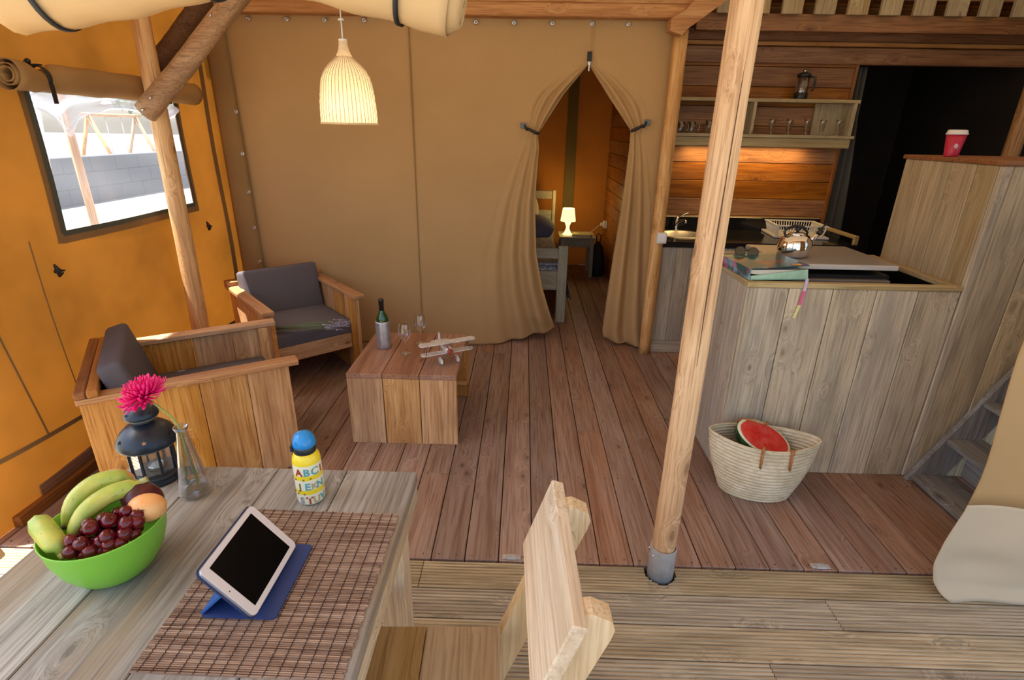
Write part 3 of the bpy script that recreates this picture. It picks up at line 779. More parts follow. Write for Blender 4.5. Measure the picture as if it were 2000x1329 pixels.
for k in range(13): mb.tube([(-hw*.9+2*hw*.9*k/12, -hd_*.85, .014), (-hw*.9+2*hw*.9*k/12, hd_*.85, .014)], .003, 5)
tag(mb.build('ribs', M_wp, dr), kind='stuff')
mb = MB(); mb.box(-.20, .20, -.165, .165, .0, .006); rim(mb, .20, .165, .002, .012, .014); mb.build('drip_tray', M_wp, dr)
sw = thing('light_switch', 'square white light switch on the slim log post', 'switch', (1.062, 2.325, .975))
bx(-.036, .036, -.022, .018, -.04, .04, c=.004).build('frame', plain('white_switch', (.78, .77, .74), .35), sw)
bx(-.023, .023, -.027, -.021, -.027, .027, c=.002).build('rocker', plain('white_switch2', (.85, .84, .82), .3), kids_last())
# dark hanging cloth beside the kitchen wall
hc = thing('hanging_cloth', 'dim grey cloth hanging in the dark doorway beside the kitchen wall', 'cloth')
def hcf(u, v):
    z = 2.25-1.5*v; wv_ = .05+.14*max(0, v-.25)
    return (2.70+u*(wv_+.03)+.02*sin(v*3), 3.16+.02*sin(u*12), z)
MB().grid(hcf, 14, 16).build('cloth', plain('dim_grey_cloth', (.09, .085, .075), .9), hc).modifiers.new('thickness', 'SOLIDIFY').thickness = .004

# --- island with cooker
isl = thing('kitchen_island', 'waist-high cooker island clad in upright grey-brown planks', 'kitchen island', (1.085, .715, 0))
G = wood('grey', 'z'); H = 1.065
xs = [0, .200, .411, .619, .815, 1.012]
for a, b in zip(xs[:-1], xs[1:]): bx(a+.0018, b-.0018, 0, .026, 0, H-.026, c=.0035).build('plank', G, isl, (a, 0, .5))
ysn = [.027, .185, .36, .54, .70]
for a, b in zip(ysn[:-1], ysn[1:]): bx(0, .026, a+.0018, b-.0018, 0, H-.026, c=.0035).build('plank', wood('cabgrey', 'z'), isl, (0, a, .5))
bx(.0, 1.012, .70, .72, 0, H-.026).build('back_panel', wood('cabgrey', 'x'), isl, (0, .7, .5))
bx(.986, 1.010, .03, .70, 0, H-.026).build('side_panel', wood('cabgrey', 'y'), isl, (1, .4, .5))
bx(-.004, 1.012, -.006, .034, H-.025, H, c=.003).build('rim_board', wood('shelf', 'x'), isl, (.5, 0, H))
bx(.972, 1.014, .035, .70, H-.025, H+.001, c=.003).build('rim_board', wood('shelf', 'y'), isl, (1, .3, H))
bx(-.004, .036, .035, .70, H-.025, H+.001, c=.003).build('rim_board', wood('shelf', 'y'), isl, (0, .3, H))
bx(.036, .972, .69, .72, H-.025, H, c=.003).build('rim_board', wood('shelf', 'x'), isl, (.5, .7, H))
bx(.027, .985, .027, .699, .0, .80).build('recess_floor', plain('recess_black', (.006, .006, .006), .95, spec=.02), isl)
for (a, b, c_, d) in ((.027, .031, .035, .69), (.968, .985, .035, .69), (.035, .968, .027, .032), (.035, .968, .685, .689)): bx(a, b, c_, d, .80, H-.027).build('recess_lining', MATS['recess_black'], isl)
ck = thing('cooker', 'cooker with closed grey lid standing in the island recess', 'cooker', (1.32, .905, .917))
bx(.02, .56, .01, .47, -.116, .145, c=.004).build('body', plain('cooker_black', (.02, .02, .02), .4), ck)
bx(.01, .55, -.02, .03, .10, .125, c=.003).build('front_rail', plain('cooker_rail', (.24, .20, .15), .5), ck)
mb = MB().box(0, .585, 0, .49, .172, .200, c=.006); mb.build('lid', [plain('lid_grey', (.40, .36, .32), .38, .3)], ck)
bx(.002, .583, -.004, .002, .174, .198, c=.002).build('lid_edge', plain('lid_white_edge', (.66, .62, .56), .3), kids_last())
MB().box(.05, .08, .475, .49, .12, .175).box(.50, .53, .475, .49, .12, .175).build('hinge', M_steel, ck)
# kettle
kt = thing('whistling_kettle', 'shiny steel whistling kettle with black handle on the cooker lid', 'kettle', (1.452, 1.085, 1.120), R(10))
MB().lathe([(.062, 0), (.072, .004), (.083, .03), (.086, .055), (.080, .085), (.062, .108), (.045, .115)], 40).build('body', M_chr, kt)
MB().lathe([(.046, .114), (.044, .121), (.02, .126), (.006, .128)], 28).build('lid', M_chr, kt)
MB().lathe([(.007, .127), (.009, .133), (.014, .140), (.012, .150), (.004, .154)], 14).build('lid_knob', plain('kettle_black', (.01, .01, .01), .3), kids_last())
MB().tube([(.070, 0, .068), (.105, 0, .095), (.128, 0, .118)], [.017, .013, .011], 12).build('spout', M_chr, kt)
MB().tube([(.124, 0, .116), (.142, 0, .133)], [.014, .013], 10).box(.118, .150, -.006, .006, .138, .148).tube([(.130, 0, .142), (.150, 0, .158), (.168, 0, .170)], [.005, .005, .003], 6).build('whistle', MATS['kettle_black'], kt)
MB().tube([(-.062, 0, .100), (-.075, 0, .128), (-.062, 0, .146), (-.02, 0, .158), (.03, 0, .150), (.058, 0, .125), (.060, 0, .105)], [.005, .006, .008, .009, .008, .006, .005], 8).build('handle', MATS['kettle_black'], kt)
# ring binder lying over the island corner
def mat_cover(name, pal, sc_):
    if name in MATS: return MATS[name]
    m, nt = newmat(name); N = NT(nt); tc = N.n('ShaderNodeTexCoord')
    v = N.n('ShaderNodeTexVoronoi'); v.inputs['Scale'].default_value = sc_; N.l(tc.outputs['Object'], v.inputs['Vector'])
    cr = N.n('ShaderNodeValToRGB'); cr.color_ramp.interpolation = 'CONSTANT'
    els = cr.color_ramp.elements
    while len(els) < len(pal): els.new(.5)
    for i, c in enumerate(pal): els[i].position = i/len(pal); els[i].color = (*c, 1)
    sep = N.n('ShaderNodeSeparateColor'); N.l(v.outputs['Color'], sep.inputs[0]); N.l(sep.outputs[0], cr.inputs[0])
    n = N.noise(tc.outputs['Object'], 14, 3)
    c = N.mix(N.ramp(n, .42, .55), cr.outputs[0], (.035, .10, .11))
    N.out(N.bsdf(c, .3)); MATS[name] = m; return m
bk = thing('ring_binder', 'colourful teal and pink ring binder on the front left island corner', 'book', (1.10, .742, 1.068), R(6))
bx(0, .295, 0, .31, .0, .004, c=.001).build('lower_cover', plain('binder_mint', (.36, .58, .42), .4, var=.1, bscale=30), bk)
MB().add([(0, .01, .05), (.295, .01, .066), (.295, .31, .066), (0, .31, .05), (0, .01, .054), (.295, .01, .070), (.295, .31, .070), (0, .31, .054)], [(3,2,1,0),(4,5,6,7),(0,1,5,4),(1,2,6,5),(2,3,7,6),(3,0,4,7)]).build('upper_cover', mat_cover('binder_top', [(.05,.13,.15),(.08,.20,.20),(.22,.07,.07),(.05,.12,.18),(.20,.28,.16),(.30,.10,.05)], 22), bk)
bx(-.004, .002, .005, .31, .0, .054, c=.001).build('spine', mat_cover('binder_spine', [(.62,.03,.18),(.20,.33,.42),(.62,.05,.22),(.25,.38,.45),(.4,.2,.35)], 26), bk)
MB().add([(.004, .012, .028), (.29, .002, .006), (.29, .30, .006), (.004, .30, .028), (.004, .012, .046), (.275, .006, .046), (.275, .30, .046), (.004, .30, .046)], [(3,2,1,0),(4,5,6,7),(0,1,5,4),(1,2,6,5),(2,3,7,6),(3,0,4,7)]).build('pages', plain('pages_cream', (.62, .58, .48), .7), bk)
MB().add([(.004, -.002, .006), (.29, -.006, .006), (.282, -.004, .052), (.004, .0, .020), (.004, .006, .006), (.29, .003, .006), (.282, .003, .052), (.004, .006, .020)], [(0,1,2,3),(7,6,5,4),(0,4,5,1),(1,5,6,2),(2,6,7,3),(3,7,4,0)]).build('loose_divider', MATS['binder_mint'], bk)
for i, c in enumerate(((.8, .25, .02), (.75, .5, .05), (.25, .08, .35))):
    bx(.215+i*.022, .235+i*.022, .014, .034, .069, .0715).build('tab_sticker', plain('sticker%d' % i, c, .5), bk)
rbn = thing('ribbon_bookmark', 'pink and yellow ribbon hanging from the binder down the planks', 'ribbon', (1.345, .702, 1.06))
for nm, z0, z1, c, xa, xb in (('lilac_part', .03, -.03, (.62, .50, .66), .0, -.002), ('pink_part', -.03, -.10, (.75, .13, .28), -.002, -.010), ('yellow_part', -.10, -.165, (.82, .74, .32), -.010, -.024)):
    MB().add([(xa, 0, z0), (xa+.014, 0, z0), (xb+.014, 0, z1), (xb, 0, z1), (xa, .002, z0), (xa+.014, .002, z0), (xb+.014, .002, z1), (xb, .002, z1)], [(0,1,2,3),(7,6,5,4),(0,4,5,1),(1,5,6,2),(2,6,7,3),(3,7,4,0)]).build(nm, plain('ribbon_'+nm, c, .5), rbn)
sg = thing('sunglasses', 'folded black sunglasses lying behind the binder', 'sunglasses', (1.20, 1.075, 1.115), R(-18))
for s_ in (-1, 1):
    MB().lathe([(.024, 0), (.027, .004), (.024, .008)], 16, Matrix.Translation((s_*.032, 0, .022)) @ Matrix.Rotation(R(70), 4, 'X')).build('lens', plain('dark_lens', (.01, .01, .012), .05, spec=.8), sg)
    MB().tube([(s_*.058, 0, .03), (s_*.06, .05, .024), (s_*.052, .11, .012)], [.004, .0035, .003], 6).build('temple', MATS['kettle_black'], sg)
MB().tube([(-.01, 0, .03), (.01, 0, .03)], .004, 6).build('bridge', MATS['kettle_black'], sg)

# --- tall plank box (cupboard bed) with steps
tb = thing('tall_plank_box', 'tall box of upright pale brown planks right of the island', 'cupboard bed', (2.10, .715, 0))
T = wood('loft', 'z'); HT = 1.612
ysn = [.001, .118, .235, .36, .46, .64]
ysn = [.026, .150, .31, .47, .65]
for a, b in zip(ysn[:-1], ysn[1:]): bx(0, .026, a+.0018, b-.0018, 0, HT, c=.004).build('plank', T, tb, (0, a, .8))
xs = [0, .045, .235, .425, .615, .805, .995, 1.185, 1.375, 1.565, 1.755]
for i, (a, b) in enumerate(zip(xs[:-1], xs[1:])): bx(a+.0018, b-.0018, 0 if i else -.004, .026, 0, HT, c=.004).build('plank', wood('grey', 'z'), tb, (a, 0, .8))
bx(-.005, 1.80, -.008, .67, HT, HT+.022, c=.003).build('top_board', wood('brownred', 'x'), tb)
bx(.03, 1.80, .63, .65, 0, HT).build('back_panel', MATS['dark_boards'], tb)
st = thing('step_ladder', 'steep grey wooden steps leaning along the tall plank box', 'stairs', (2.10, .70, 0))
ST = wood('stair', 'x')
for y0 in (-.032, -.56):
    mb = MB(); dx, dz = .53, 1.0; L = math.hypot(dx, dz); nx, nz = -dz/L, dx/L
    # slanted side board
    pts2 = [(0, 0), (.175, 0), (.175+.84, 1.585), (.84, 1.585)]
    mb.prism(pts2, 1, y0, y0+.028); o = mb.build('side_board', wood('stair', 'z'), st)
for k in range(7):
    z = .012+k*.222; x = z*.53
    bx(x+.012, x+.20, -.53, -.033, z, z+.028, c=.003).build('tread', wood('stair', 'y'), st, (x+.1, -.3, z))
    if k: bx(x+.145, x+.165, -.53, -.033, z-.19, z, c=.002).build('tread_support', wood('stair', 'y'), st, (x+.15, -.3, z))
cp = thing('paper_cup', 'red paper coffee cup with white lid on the tall plank box', 'cup', (2.155, 1.12, HT+.023))
MB().lathe([(.030, 0), (.031, .004), (.043, .105)], 24).build('cup', plain('cup_red', (.52, .02, .06), .4), cp)
MB().lathe([(.0455, .103), (.0465, .110), (.043, .113), (.041, .124), (.036, .126), (.034, .121)], 24).build('lid', plain('cup_lid_white', (.78, .75, .72), .4), cp)
MB().ball((-.012, -.034, .05), .011, 10, 8, sc=(1, .35, 1.2)).build('printed_mark', plain('cup_mark_white', (.75, .5, .5), .5), cp)

# ================================================================== BASKET WITH WATERMELON
bg = thing('straw_basket', 'woven straw basket with leather handles standing by the island', 'basket', (1.230, .552, 0), R(-9))
def mat_straw():
    m, nt = newmat('woven_straw'); N = NT(nt); tc = N.n('ShaderNodeTexCoord'); co = tc.outputs['Object']
    n1 = N.noise(co, 9, 3); n2 = N.noise(N.vm('MULTIPLY', co, (30, 30, 90)), 1, 3)
    c = N.mix(N.ramp(n1, .35, .65), (.60, .50, .32), (.74, .64, .45)); c = N.mix(N.math('MULTIPLY', N.ramp(n2, .5, .7), .5), c, (.38, .28, .15))
    N.out(N.bsdf(c, .75, spec=.2, normal=N.bump(n2, .5, .004))); return m
M_straw = mat_straw()
def bagf(a, t, inner=0):
    # t 0 bottom .. 1 top
    top = t**1.15
    rx = .172+.075*top+.018*sin(pi*t); ry = .108+.022*sin(pi*min(1, t*1.1))+.026*top
    ry *= 1+.0*t
    h = .308+.022*cos(a)**2*1.0 - .0*sin(a)
    ca, sa = cos(a), sin(a)
    e = 2.0-.45*t            # pinched ends near the top
    x = rx*ca*(1+.07*top*abs(ca)**6); y = ry*sa*(1-.18*top*abs(ca)**3)
    z = t*h
    ridge = .0028*sin(t*2*pi*17+a*1.0)
    br_ = .0012*sin(a*70+t*40)
    k = 1-.022*inner*6/10
    return (x*(1+ridge*4+br_)*(1-.03*inner), y*(1+ridge*8+br_)*(1-.06*inner), z+.004*inner*(1-t))
mb = MB(); n, rws = 120, 84
for inner in (0, 1):
    b = len(mb.v)
    for j in range(rws+1):
        for k in range(n): mb.v.append(bagf(2*pi*k/n, j/rws, inner))
    for j in range(rws):
        for k in range(n):
            mb.f.append((b+j*n+k, b+j*n+(k+1) % n, b+(j+1)*n+(k+1) % n, b+(j+1)*n+k)); mb.m.append(0); mb.sm.append(True)
    mb.f.append(tuple(b+k for k in range(n))); mb.m.append(0); mb.sm.append(False)
mb.build('basket_body', M_straw, bg)
mb = MB(); pts = [bagf(2*pi*k/60, 1, .5) for k in range(61)]
mb.tube(pts, .0055, 8, False); mb.build('rim_braid', M_straw, bg)
M_lea = plain('tan_leather', (.42, .16, .045), .5, var=.15)
for sx in (-.035, .10):   # front handle ends stitched to the side
    mb = MB(); a = -math.acos(max(-1, min(1, sx/.27)))
    q = [bagf(a, 1, 0), bagf(a, .86, 0), bagf(a, .72, 0)]
    mb.tube([(sx, p[1]-.006, p[2]+(.004 if i == 0 else 0)) for i, p in enumerate(q)], [.013, .014, .012], 8, flat=.4); mb.build('handle_tab', M_lea, bg)
MB().tube([(-.10, .125, 0.305), (-.095, .10, 0.348), (-.06, .06, 0.371), (-.01, .03, 0.371), (.02, .05, 0.365), (.035, .095, 0.348), (.035, .135, 0.308)], [.008, .009, .009, .009, .009, .009, .008], 8, flat=.6).build('handle', M_lea, bg)
MB().tube([(-.035, -.140, 0.311), (-.03, -.125, 0.329), (-.02, -.105, 0.305), (.04, -.095, 0.283), (.09, -.105, 0.305), (.10, -.125, 0.329), (.10, -.140, 0.311)], .008, 8, flat=.6).build('handle', M_lea, bg)
wm = thing('watermelon', 'cut half watermelon with red flesh inside the straw basket', 'watermelon', (1.242, .572, .298))
Mw = Matrix.Rotation(R(30), 4, 'X') @ Matrix.Rotation(R(14), 4, 'Y') @ Matrix.Rotation(R(-18), 4, 'Z')
prof = [(.0005, -.115)]+[(.102*sin(pi/2*i/10), -.115*cos(pi/2*i/10)) for i in range(1, 11)]
E3 = Mw @ Matrix.Diagonal((1.42, .95, 1, 1))
def mat_rind():
    m, nt = newmat('melon_rind'); N = NT(nt); tc = N.n('ShaderNodeTexCoord')
    n = N.noise(N.vm('MULTIPLY', tc.outputs['Object'], (40, 40, 8)), 1, 3)
    N.out(N.bsdf(N.mix(N.ramp(n, .45, .55), (.012, .05, .02), (.05, .14, .05)), .25)); return m
MB().lathe(prof, 36, E3, False, False).build('rind', mat_rind(), wm)
MB().lathe([(.102, .0), (.1005, .002), (.091, .003)], 36, E3, False, False).build('white_rim', plain('melon_white', (.72, .72, .50), .4), wm)
def mat_flesh():
    m, nt = newmat('melon_flesh'); N = NT(nt); tc = N.n('ShaderNodeTexCoord')
    n = N.noise(tc.outputs['Object'], 22, 4); n2 = N.noise(tc.outputs['Object'], 90, 2)
    c = N.mix(N.ramp(n, .35, .7), (.62, .012, .010), (.74, .09, .06)); N.out(N.bsdf(c, .3, normal=N.bump(n2, .4, .003))); return m
MB().lathe([(.0915, .0028), (.06, .004), (.03, .0046), (.001, .005)], 36, E3, False, False).build('flesh', mat_flesh(), wm)

# ================================================================== LAMP
pl = thing('pendant_lamp', 'bell-shaped woven wicker pendant lamp, lit, hanging on a white cord', 'lamp', (-.912, 1.2, 1.738))
def mat_wicker():
    m, nt = newmat('wicker_shade'); N = NT(nt); tc = N.n('ShaderNodeTexCoord')
    sx = N.n('ShaderNodeSeparateXYZ'); N.l(tc.outputs['Object'], sx.inputs[0])
    n = N.noise(N.vm('MULTIPLY', tc.outputs['Object'], (40, 40, 200)), 1, 2)
    c = N.mix(N.ramp(n, .35, .7), (.62, .47, .32), (.80, .67, .50))
    d = N.bsdf(c, .6, normal=N.bump(n, .3, .002)); t = N.n('ShaderNodeBsdfTranslucent'); t.inputs[0].default_value = (.92, .84, .68, 1)
    mx = N.n('ShaderNodeMixShader'); mx.inputs[0].default_value = .42; N.l(d, mx.inputs[1]); N.l(t.outputs[0], mx.inputs[2]); N.out(mx.outputs[0]); return m
M_wick = mat_wicker()
PR = [(.142, 0), (.141, .05), (.138, .10), (.132, .15), (.126, .19), (.117, .22), (.100, .25), (.078, .275), (.058, .293), (.040, .31), (.028, .335), (.022, .36), (.020, .382)]
fine = []
for i in range(len(PR)-1):
    for k in range(5):
        t = k/5; fine.append((PR[i][0]+(PR[i+1][0]-PR[i][0])*t, PR[i][1]+(PR[i+1][1]-PR[i][1])*t))
fine.append(PR[-1])
nr = 120
mb = MB().lathe([(r, z) for i, (r, z) in enumerate(fine)], nr, None, False, False, wob=lambda a, z: 1+.010*cos(a*60)*(1 if int(z*260) % 2 else -1)*(1 if z < .3 else .6))
mb.build('shade', M_wick, pl)
for k in range(44):
    a = 2*pi*k/44
    MB().tube([((r+.0012)*cos(a), (r+.0012)*sin(a), z) for r, z in PR[:10]], .0014, 4, False).build('reed', plain('reed_tan', (.50, .36, .22), .6), pl)
MB().tube([(.142*cos(2*pi*k/48), .142*sin(2*pi*k/48), .0) for k in range(49)], .0042, 8, False).build('rim', M_wick, pl)
MB().lathe([(.021, .38), (.021, .388), (.004, .390)], 16).tube([(0, 0, .385), (.0, 0, .47)], .0035, 8).build('cord', plain('cord_white', (.8, .79, .76), .5), pl)
MB().lathe([(.015, .468), (.015, .474), (.006, .478)], 14).tube([(0, 0, .47), (0, 0, 1.25)], .003, 6).build('cord_cap', MATS['cord_white'], pl)
MB().ball((0, 0, .07), .03, 14, 10).lathe([(.014, .09), (.014, .13)], 12).build('bulb', emissive('bulb_glow', (1, .80, .42), 30), pl)
lamp('pendant_bulb', 'POINT', (-.912, 1.2, 1.80), 3.6, (1, .86, .62), shadow_soft_size=.035)

# ================================================================== ARMCHAIRS
M_cush = canvas('grey_cushion', (.115, .10, .11), 0, blot=.06)
def cushion(w_, d_, h_, nm, parent, M):
    bm = bmesh.new(); bmesh.ops.create_cube(bm, size=1)
    bmesh.ops.scale(bm, vec=(d_, w_, h_), verts=bm.verts)
    bmesh.ops.bevel(bm, geom=bm.edges[:]+bm.verts[:], offset=min(.028, h_*.3), segments=4, affect='EDGES', profile=.55)
    bmesh.ops.subdivide_edges(bm, edges=[e for e in bm.edges if e.calc_length() > .2], cuts=6, use_grid_fill=True)
    for v in bm.verts:
        u, t = v.co.x/(d_/2), v.co.y/(w_/2); b = max(0, 1-u*u)*max(0, 1-t*t)
        v.co.z += math.copysign(.012*b, v.co.z) if abs(v.co.z) > h_*.3 else 0
    bm.transform(M); me = bpy.data.meshes.new(nm)
    for f in bm.faces: f.smooth = True
    bm.to_mesh(me); bm.free(); me.materials.append(M_cush)
    o = bpy.data.objects.new(nm, me); COL.objects.link(o); o.parent = parent; return o
def armchair(label, loc, rz, depth=.80, wid=.70, panel_top='orange'):
    t = thing('armchair', label, 'armchair', loc, rz, 'plank armchairs with grey cushions')
    d, w2 = depth, wid/2; O = wood('orange', 'z'); OX = wood('beam', 'x')
    HA = .62
    # origin: centre of the front edge of the arms; x forward, arms reach back to -d
    for s_ in (-1, 1):
        fr_ = [0, .26, .53, .77, 1.0]
        for a, b in zip(fr_[:-1], fr_[1:]):
            xa, xb = -d-.025+(d-.02)*a, -d-.025+(d-.02)*b
            y0, y1 = (w2-.055, w2-.028) if s_ > 0 else (-w2+.028, -w2+.055)
            bx(xa+.0013, xb-.0013, y0, y1, 0, HA-.028, c=.002).build('plank', O, t, ((xa+xb)/2, y0, .3))
        y0, y1 = (w2-.078, w2) if s_ > 0 else (-w2, -w2+.078)
        bx(-d-.03, 0, y0, y1, HA-.028, HA, c=.004).build('armrest', OX, t, (-d/2, y0, HA))
        y0, y1 = (w2-.085, w2-.056) if s_ > 0 else (-w2+.056, -w2+.085)
        bx(-.105, -.05, y0, y1, .0, HA-.029, c=.002).build('front_leg', O, t, (-.08, y0, .3))
    wi = w2-.057
    bx(-.115, -.088, -wi+.03, wi-.03, .215, .325, c=.003).build('front_rail', wood('orange', 'y'), t, (-.1, 0, .27))
    bx(-d+.06, -.116, -wi+.002, wi-.002, .285, .305).build('seat_board', wood('beam', 'x'), t, (-.4, 0, .3))
    # thick upright back of two layers of boards between the arms, two capping boards over the arm ends
    for (xa, xb) in ((-d-.030, .012-d), (-d+.014, -d+.056)):
        bx(xa, xb, -w2+.001, w2-.001, HA+.001, HA+.034, c=.004).build('back_cap', wood('brownred' if xa < -d else 'beam', 'y'), t, (xa, 0, .6))
    bx(-d+.0, -d+.04, -wi+.002, wi-.002, .20, .41, c=.003).build('back_board', wood('brownred', 'y'), t, (-d, 0, .3))
    bx(-d+.0, -d+.04, -wi+.002, wi-.002, .413, HA, c=.003).build('back_board', wood('brownred', 'y'), t, (-d, 0, .5))
    cushion(2*wi-.012, d-.20, .11, 'seat_cushion', t, Matrix.Translation((-.09-(d-.20)/2, 0, .305+.058)))
    cushion(2*wi-.02, .35, .105, 'back_cushion', t, Matrix.Translation((-d+.145, 0, .562)) @ Matrix.Rotation(R(-14), 4, 'Y') @ Matrix.Rotation(R(90), 4, 'Y'))
    return t
ca = armchair('orange-brown plank armchair with grey cushions, nearest, behind the dining table', (-1.306, .965, 0), R(33), .875, .745)
cb = armchair('plank armchair with grey cushions in the tent corner, lavender on its seat', (-1.365, 1.60, 0), R(-48), .825)
ca.location = (-1.117-sin(R(33))*.372, .673+cos(R(33))*.372, 0)
lv = thing('lavender_bunch', 'bunch of dried lavender lying on the far armchair seat', 'lavender', (-1.62, 1.55, .440), R(8))
st_, fl_ = MB(), MB(); rn = random.Random(3)
for i in range(46):
    a = rn.uniform(-.20, .20); L = rn.uniform(.30, .44); z = rn.uniform(.004, .03); y0 = rn.uniform(-.012, .012)
    e = Vector((L*cos(a), L*sin(a)*.8+y0, z+rn.uniform(0, .02)))
    s0 = Vector((rn.uniform(-.03, .02), y0*1.5, z*.6+.003)); m_ = s0*.45+e*.55+Vector((0, 0, .008))
    st_.tube([s0, m_, e], .0011, 4)
    dr_ = (e-m_).normalized()
    for k in range(6):
        fl_.ball(e+dr_*(k*.009-.01)+Vector((rn.uniform(-.003, .003), rn.uniform(-.003, .003), rn.uniform(-.002, .003))), .0058*(1-.1*k), 5, 4)
st_.build('stems', plain('lavender_stem', (.16, .20, .10), .7), lv); tag(fl_.build('flower_heads', plain('lavender_bloom', (.34, .30, .38), .8, var=.3), lv), kind='stuff')

# ================================================================== COFFEE TABLE
ct = thing('coffee_table', 'low plank coffee table with reddish top and orange-brown end panels', 'table', (-.655, .893, 0))
W_, D_, HC = .62, .655, .447
xs = [-.31, -.108, .100, .31]
for i, (a, b) in enumerate(zip(xs[:-1], xs[1:])):
    bx(a+.002, b-.002, 0, D_, HC-.030, HC, c=.003).build('top_plank', wood('brownred' if 0 else 'ctop', 'y') if 0 else wood('ctop', 'y'), ct, (a, .3, HC)) if 'ctop' in WOODS else None
WOODS['ctop'] = ((.30,.145,.08), (.16,.07,.035), (.38,.20,.12), (.23,.105,.06), .5, .2, .45)
for i, (a, b) in enumerate(zip(xs[:-1], xs[1:])):
    bx(a+.002, b-.002, 0, D_, HC-.030, HC, c=.003).build('top_plank', wood('ctop', 'y'), ct, (a, .3, HC))
    bx(a+.002, b-.002, .004, .032, 0, HC-.0305, c=.002).build('end_plank', wood('orange', 'z'), ct, (a, 0, .2))
    bx(a+.002, b-.002, D_-.034, D_-.006, 0, HC-.0305, c=.002).build('end_plank', wood('orange', 'z'), ct, (a, D_, .2))
for y in (.034, D_-.064): bx(-.30, .30, y, y+.028, .10, .125, c=.002).build('cross_batten', wood('orange', 'x'), ct, (0, y, .1))
for y in (.034, D_-.064): bx(-.30, .30, y, y+.028, HC-.07, HC-.031, c=.002).build('cross_batten', wood('orange', 'x'), ct, (0, y, .4))
# wine bottle in a silver cooler sleeve
wbt = thing('wine_bottle', 'green wine bottle in a silver cooler sleeve on the coffee table', 'bottle', (-.843, 1.285, HC))
MB().lathe([(.034, .004), (.037, .01), (.037, .185), (.033, .205), (.020, .228), (.0145, .245), (.0145, .29)], 28).build('bottle', plain('green_glass', (.02, .09, .012), .05, spec=.9, **{'Transmission Weight': .35}), wbt)
MB().lathe([(.0152, .238), (.0155, .30), (.0165, .302), (.0165, .312), (.0150, .314)], 20).build('capsule', plain('black_foil', (.012, .012, .014), .3), wbt)
MB().lathe([(.041, 0), (.044, .006), (.0445, .03), (.044, .165), (.0425, .176), (.0395, .176), (.039, .160)], 40, None, True, False, wob=lambda a, z: 1+.03*sin(a*7)*sin(z*34+1)+.02*sin(a*13+z*50)).build('cooler_sleeve', plain('silver_sleeve', (.48, .48, .52), .38, .75, var=.15, bscale=25, bumps=.3), wbt)
MB().ball((-.02, -.0385, .16), .004, 8, 6).ball((.035, -.02, .165), .004, 8, 6).build('press_stud', M_black, wbt)
def wineglass(x, y, lab):
    t = thing('wine_glass', lab, 'glass', (x, y, HC), 0, 'wine glasses on the coffee table')
    MB().lathe([(.034, .001), (.030, .004), (.006, .009), (.0038, .02), (.0036, .075), (.006, .083), (.022, .092), (.034, .110), (.0385, .132), (.037, .16), (.031, .195)], 32, None, True, False).build('goblet', GL, t)
    MB().tube([(.031*cos(2*pi*k/32), .031*sin(2*pi*k/32), .195) for k in range(33)], .0008, 5, False).build('rim', GL, kids_last())
    return t
wineglass(-.688, 1.19, 'clear wine glass nearer to the silver bottle sleeve, front one'); wineglass(-.628, 1.365, 'clear wine glass at the back of the coffee table')

# --- toy biplane
pa = thing('toy_biplane', 'white metal toy biplane with red nose on the coffee table', 'toy plane', (-.435, 1.115, HC), R(28))
M_wm = plain('worn_white_metal', (.66, .63, .60), .35, .25, var=.18, bscale=40); M_red = plain('plane_red', (.30, .05, .03), .4)
def wing(z, y, sp, ch, nm):
    mb = MB(); n = 10; poly = []
    for s_ in (1, -1):
        for k in range(n+1):
            a = -pi/2+pi*k/n; poly.append((s_*(sp-ch*.5+ch*.5*cos(a)), y+s_*ch*.5*sin(a)))
    mb.prism(poly, 2, z, z+.006); return mb.build(nm, M_wm, pa)
Z0 = .062
wing(Z0+.062, -.035, .172, .050, 'upper_wing'); wing(Z0-.002, -.028, .160, .046, 'lower_wing')
My = Matrix.Translation((0, -.075, Z0+.018)) @ Matrix.Rotation(R(-90), 4, 'X')
MB().lathe([(.016, .0), (.022, .008), (.024, .03), (.023, .07), (.017, .12), (.009, .18), (.004, .20)], 20, My).build('fuselage', M_wm, pa)
MB().lathe([(.005, -.012), (.014, -.008), (.017, .002)], 16, My).build('engine', M_red, pa)
for a in range(7):
    an = 2*pi*a/7; MB().lathe([(.004, .008), (.004, .019)], 8, My @ Matrix.Rotation(an, 4, 'Z') @ Matrix.Rotation(R(90), 4, 'Y')).build('cylinder_head', M_red, pa)
MB().box(-.060, .060, -.093, -.090, Z0+.014, Z0+.022, M=rotM('Y', R(62), (0, -.09, Z0+.018))).build('propeller', M_red, pa)
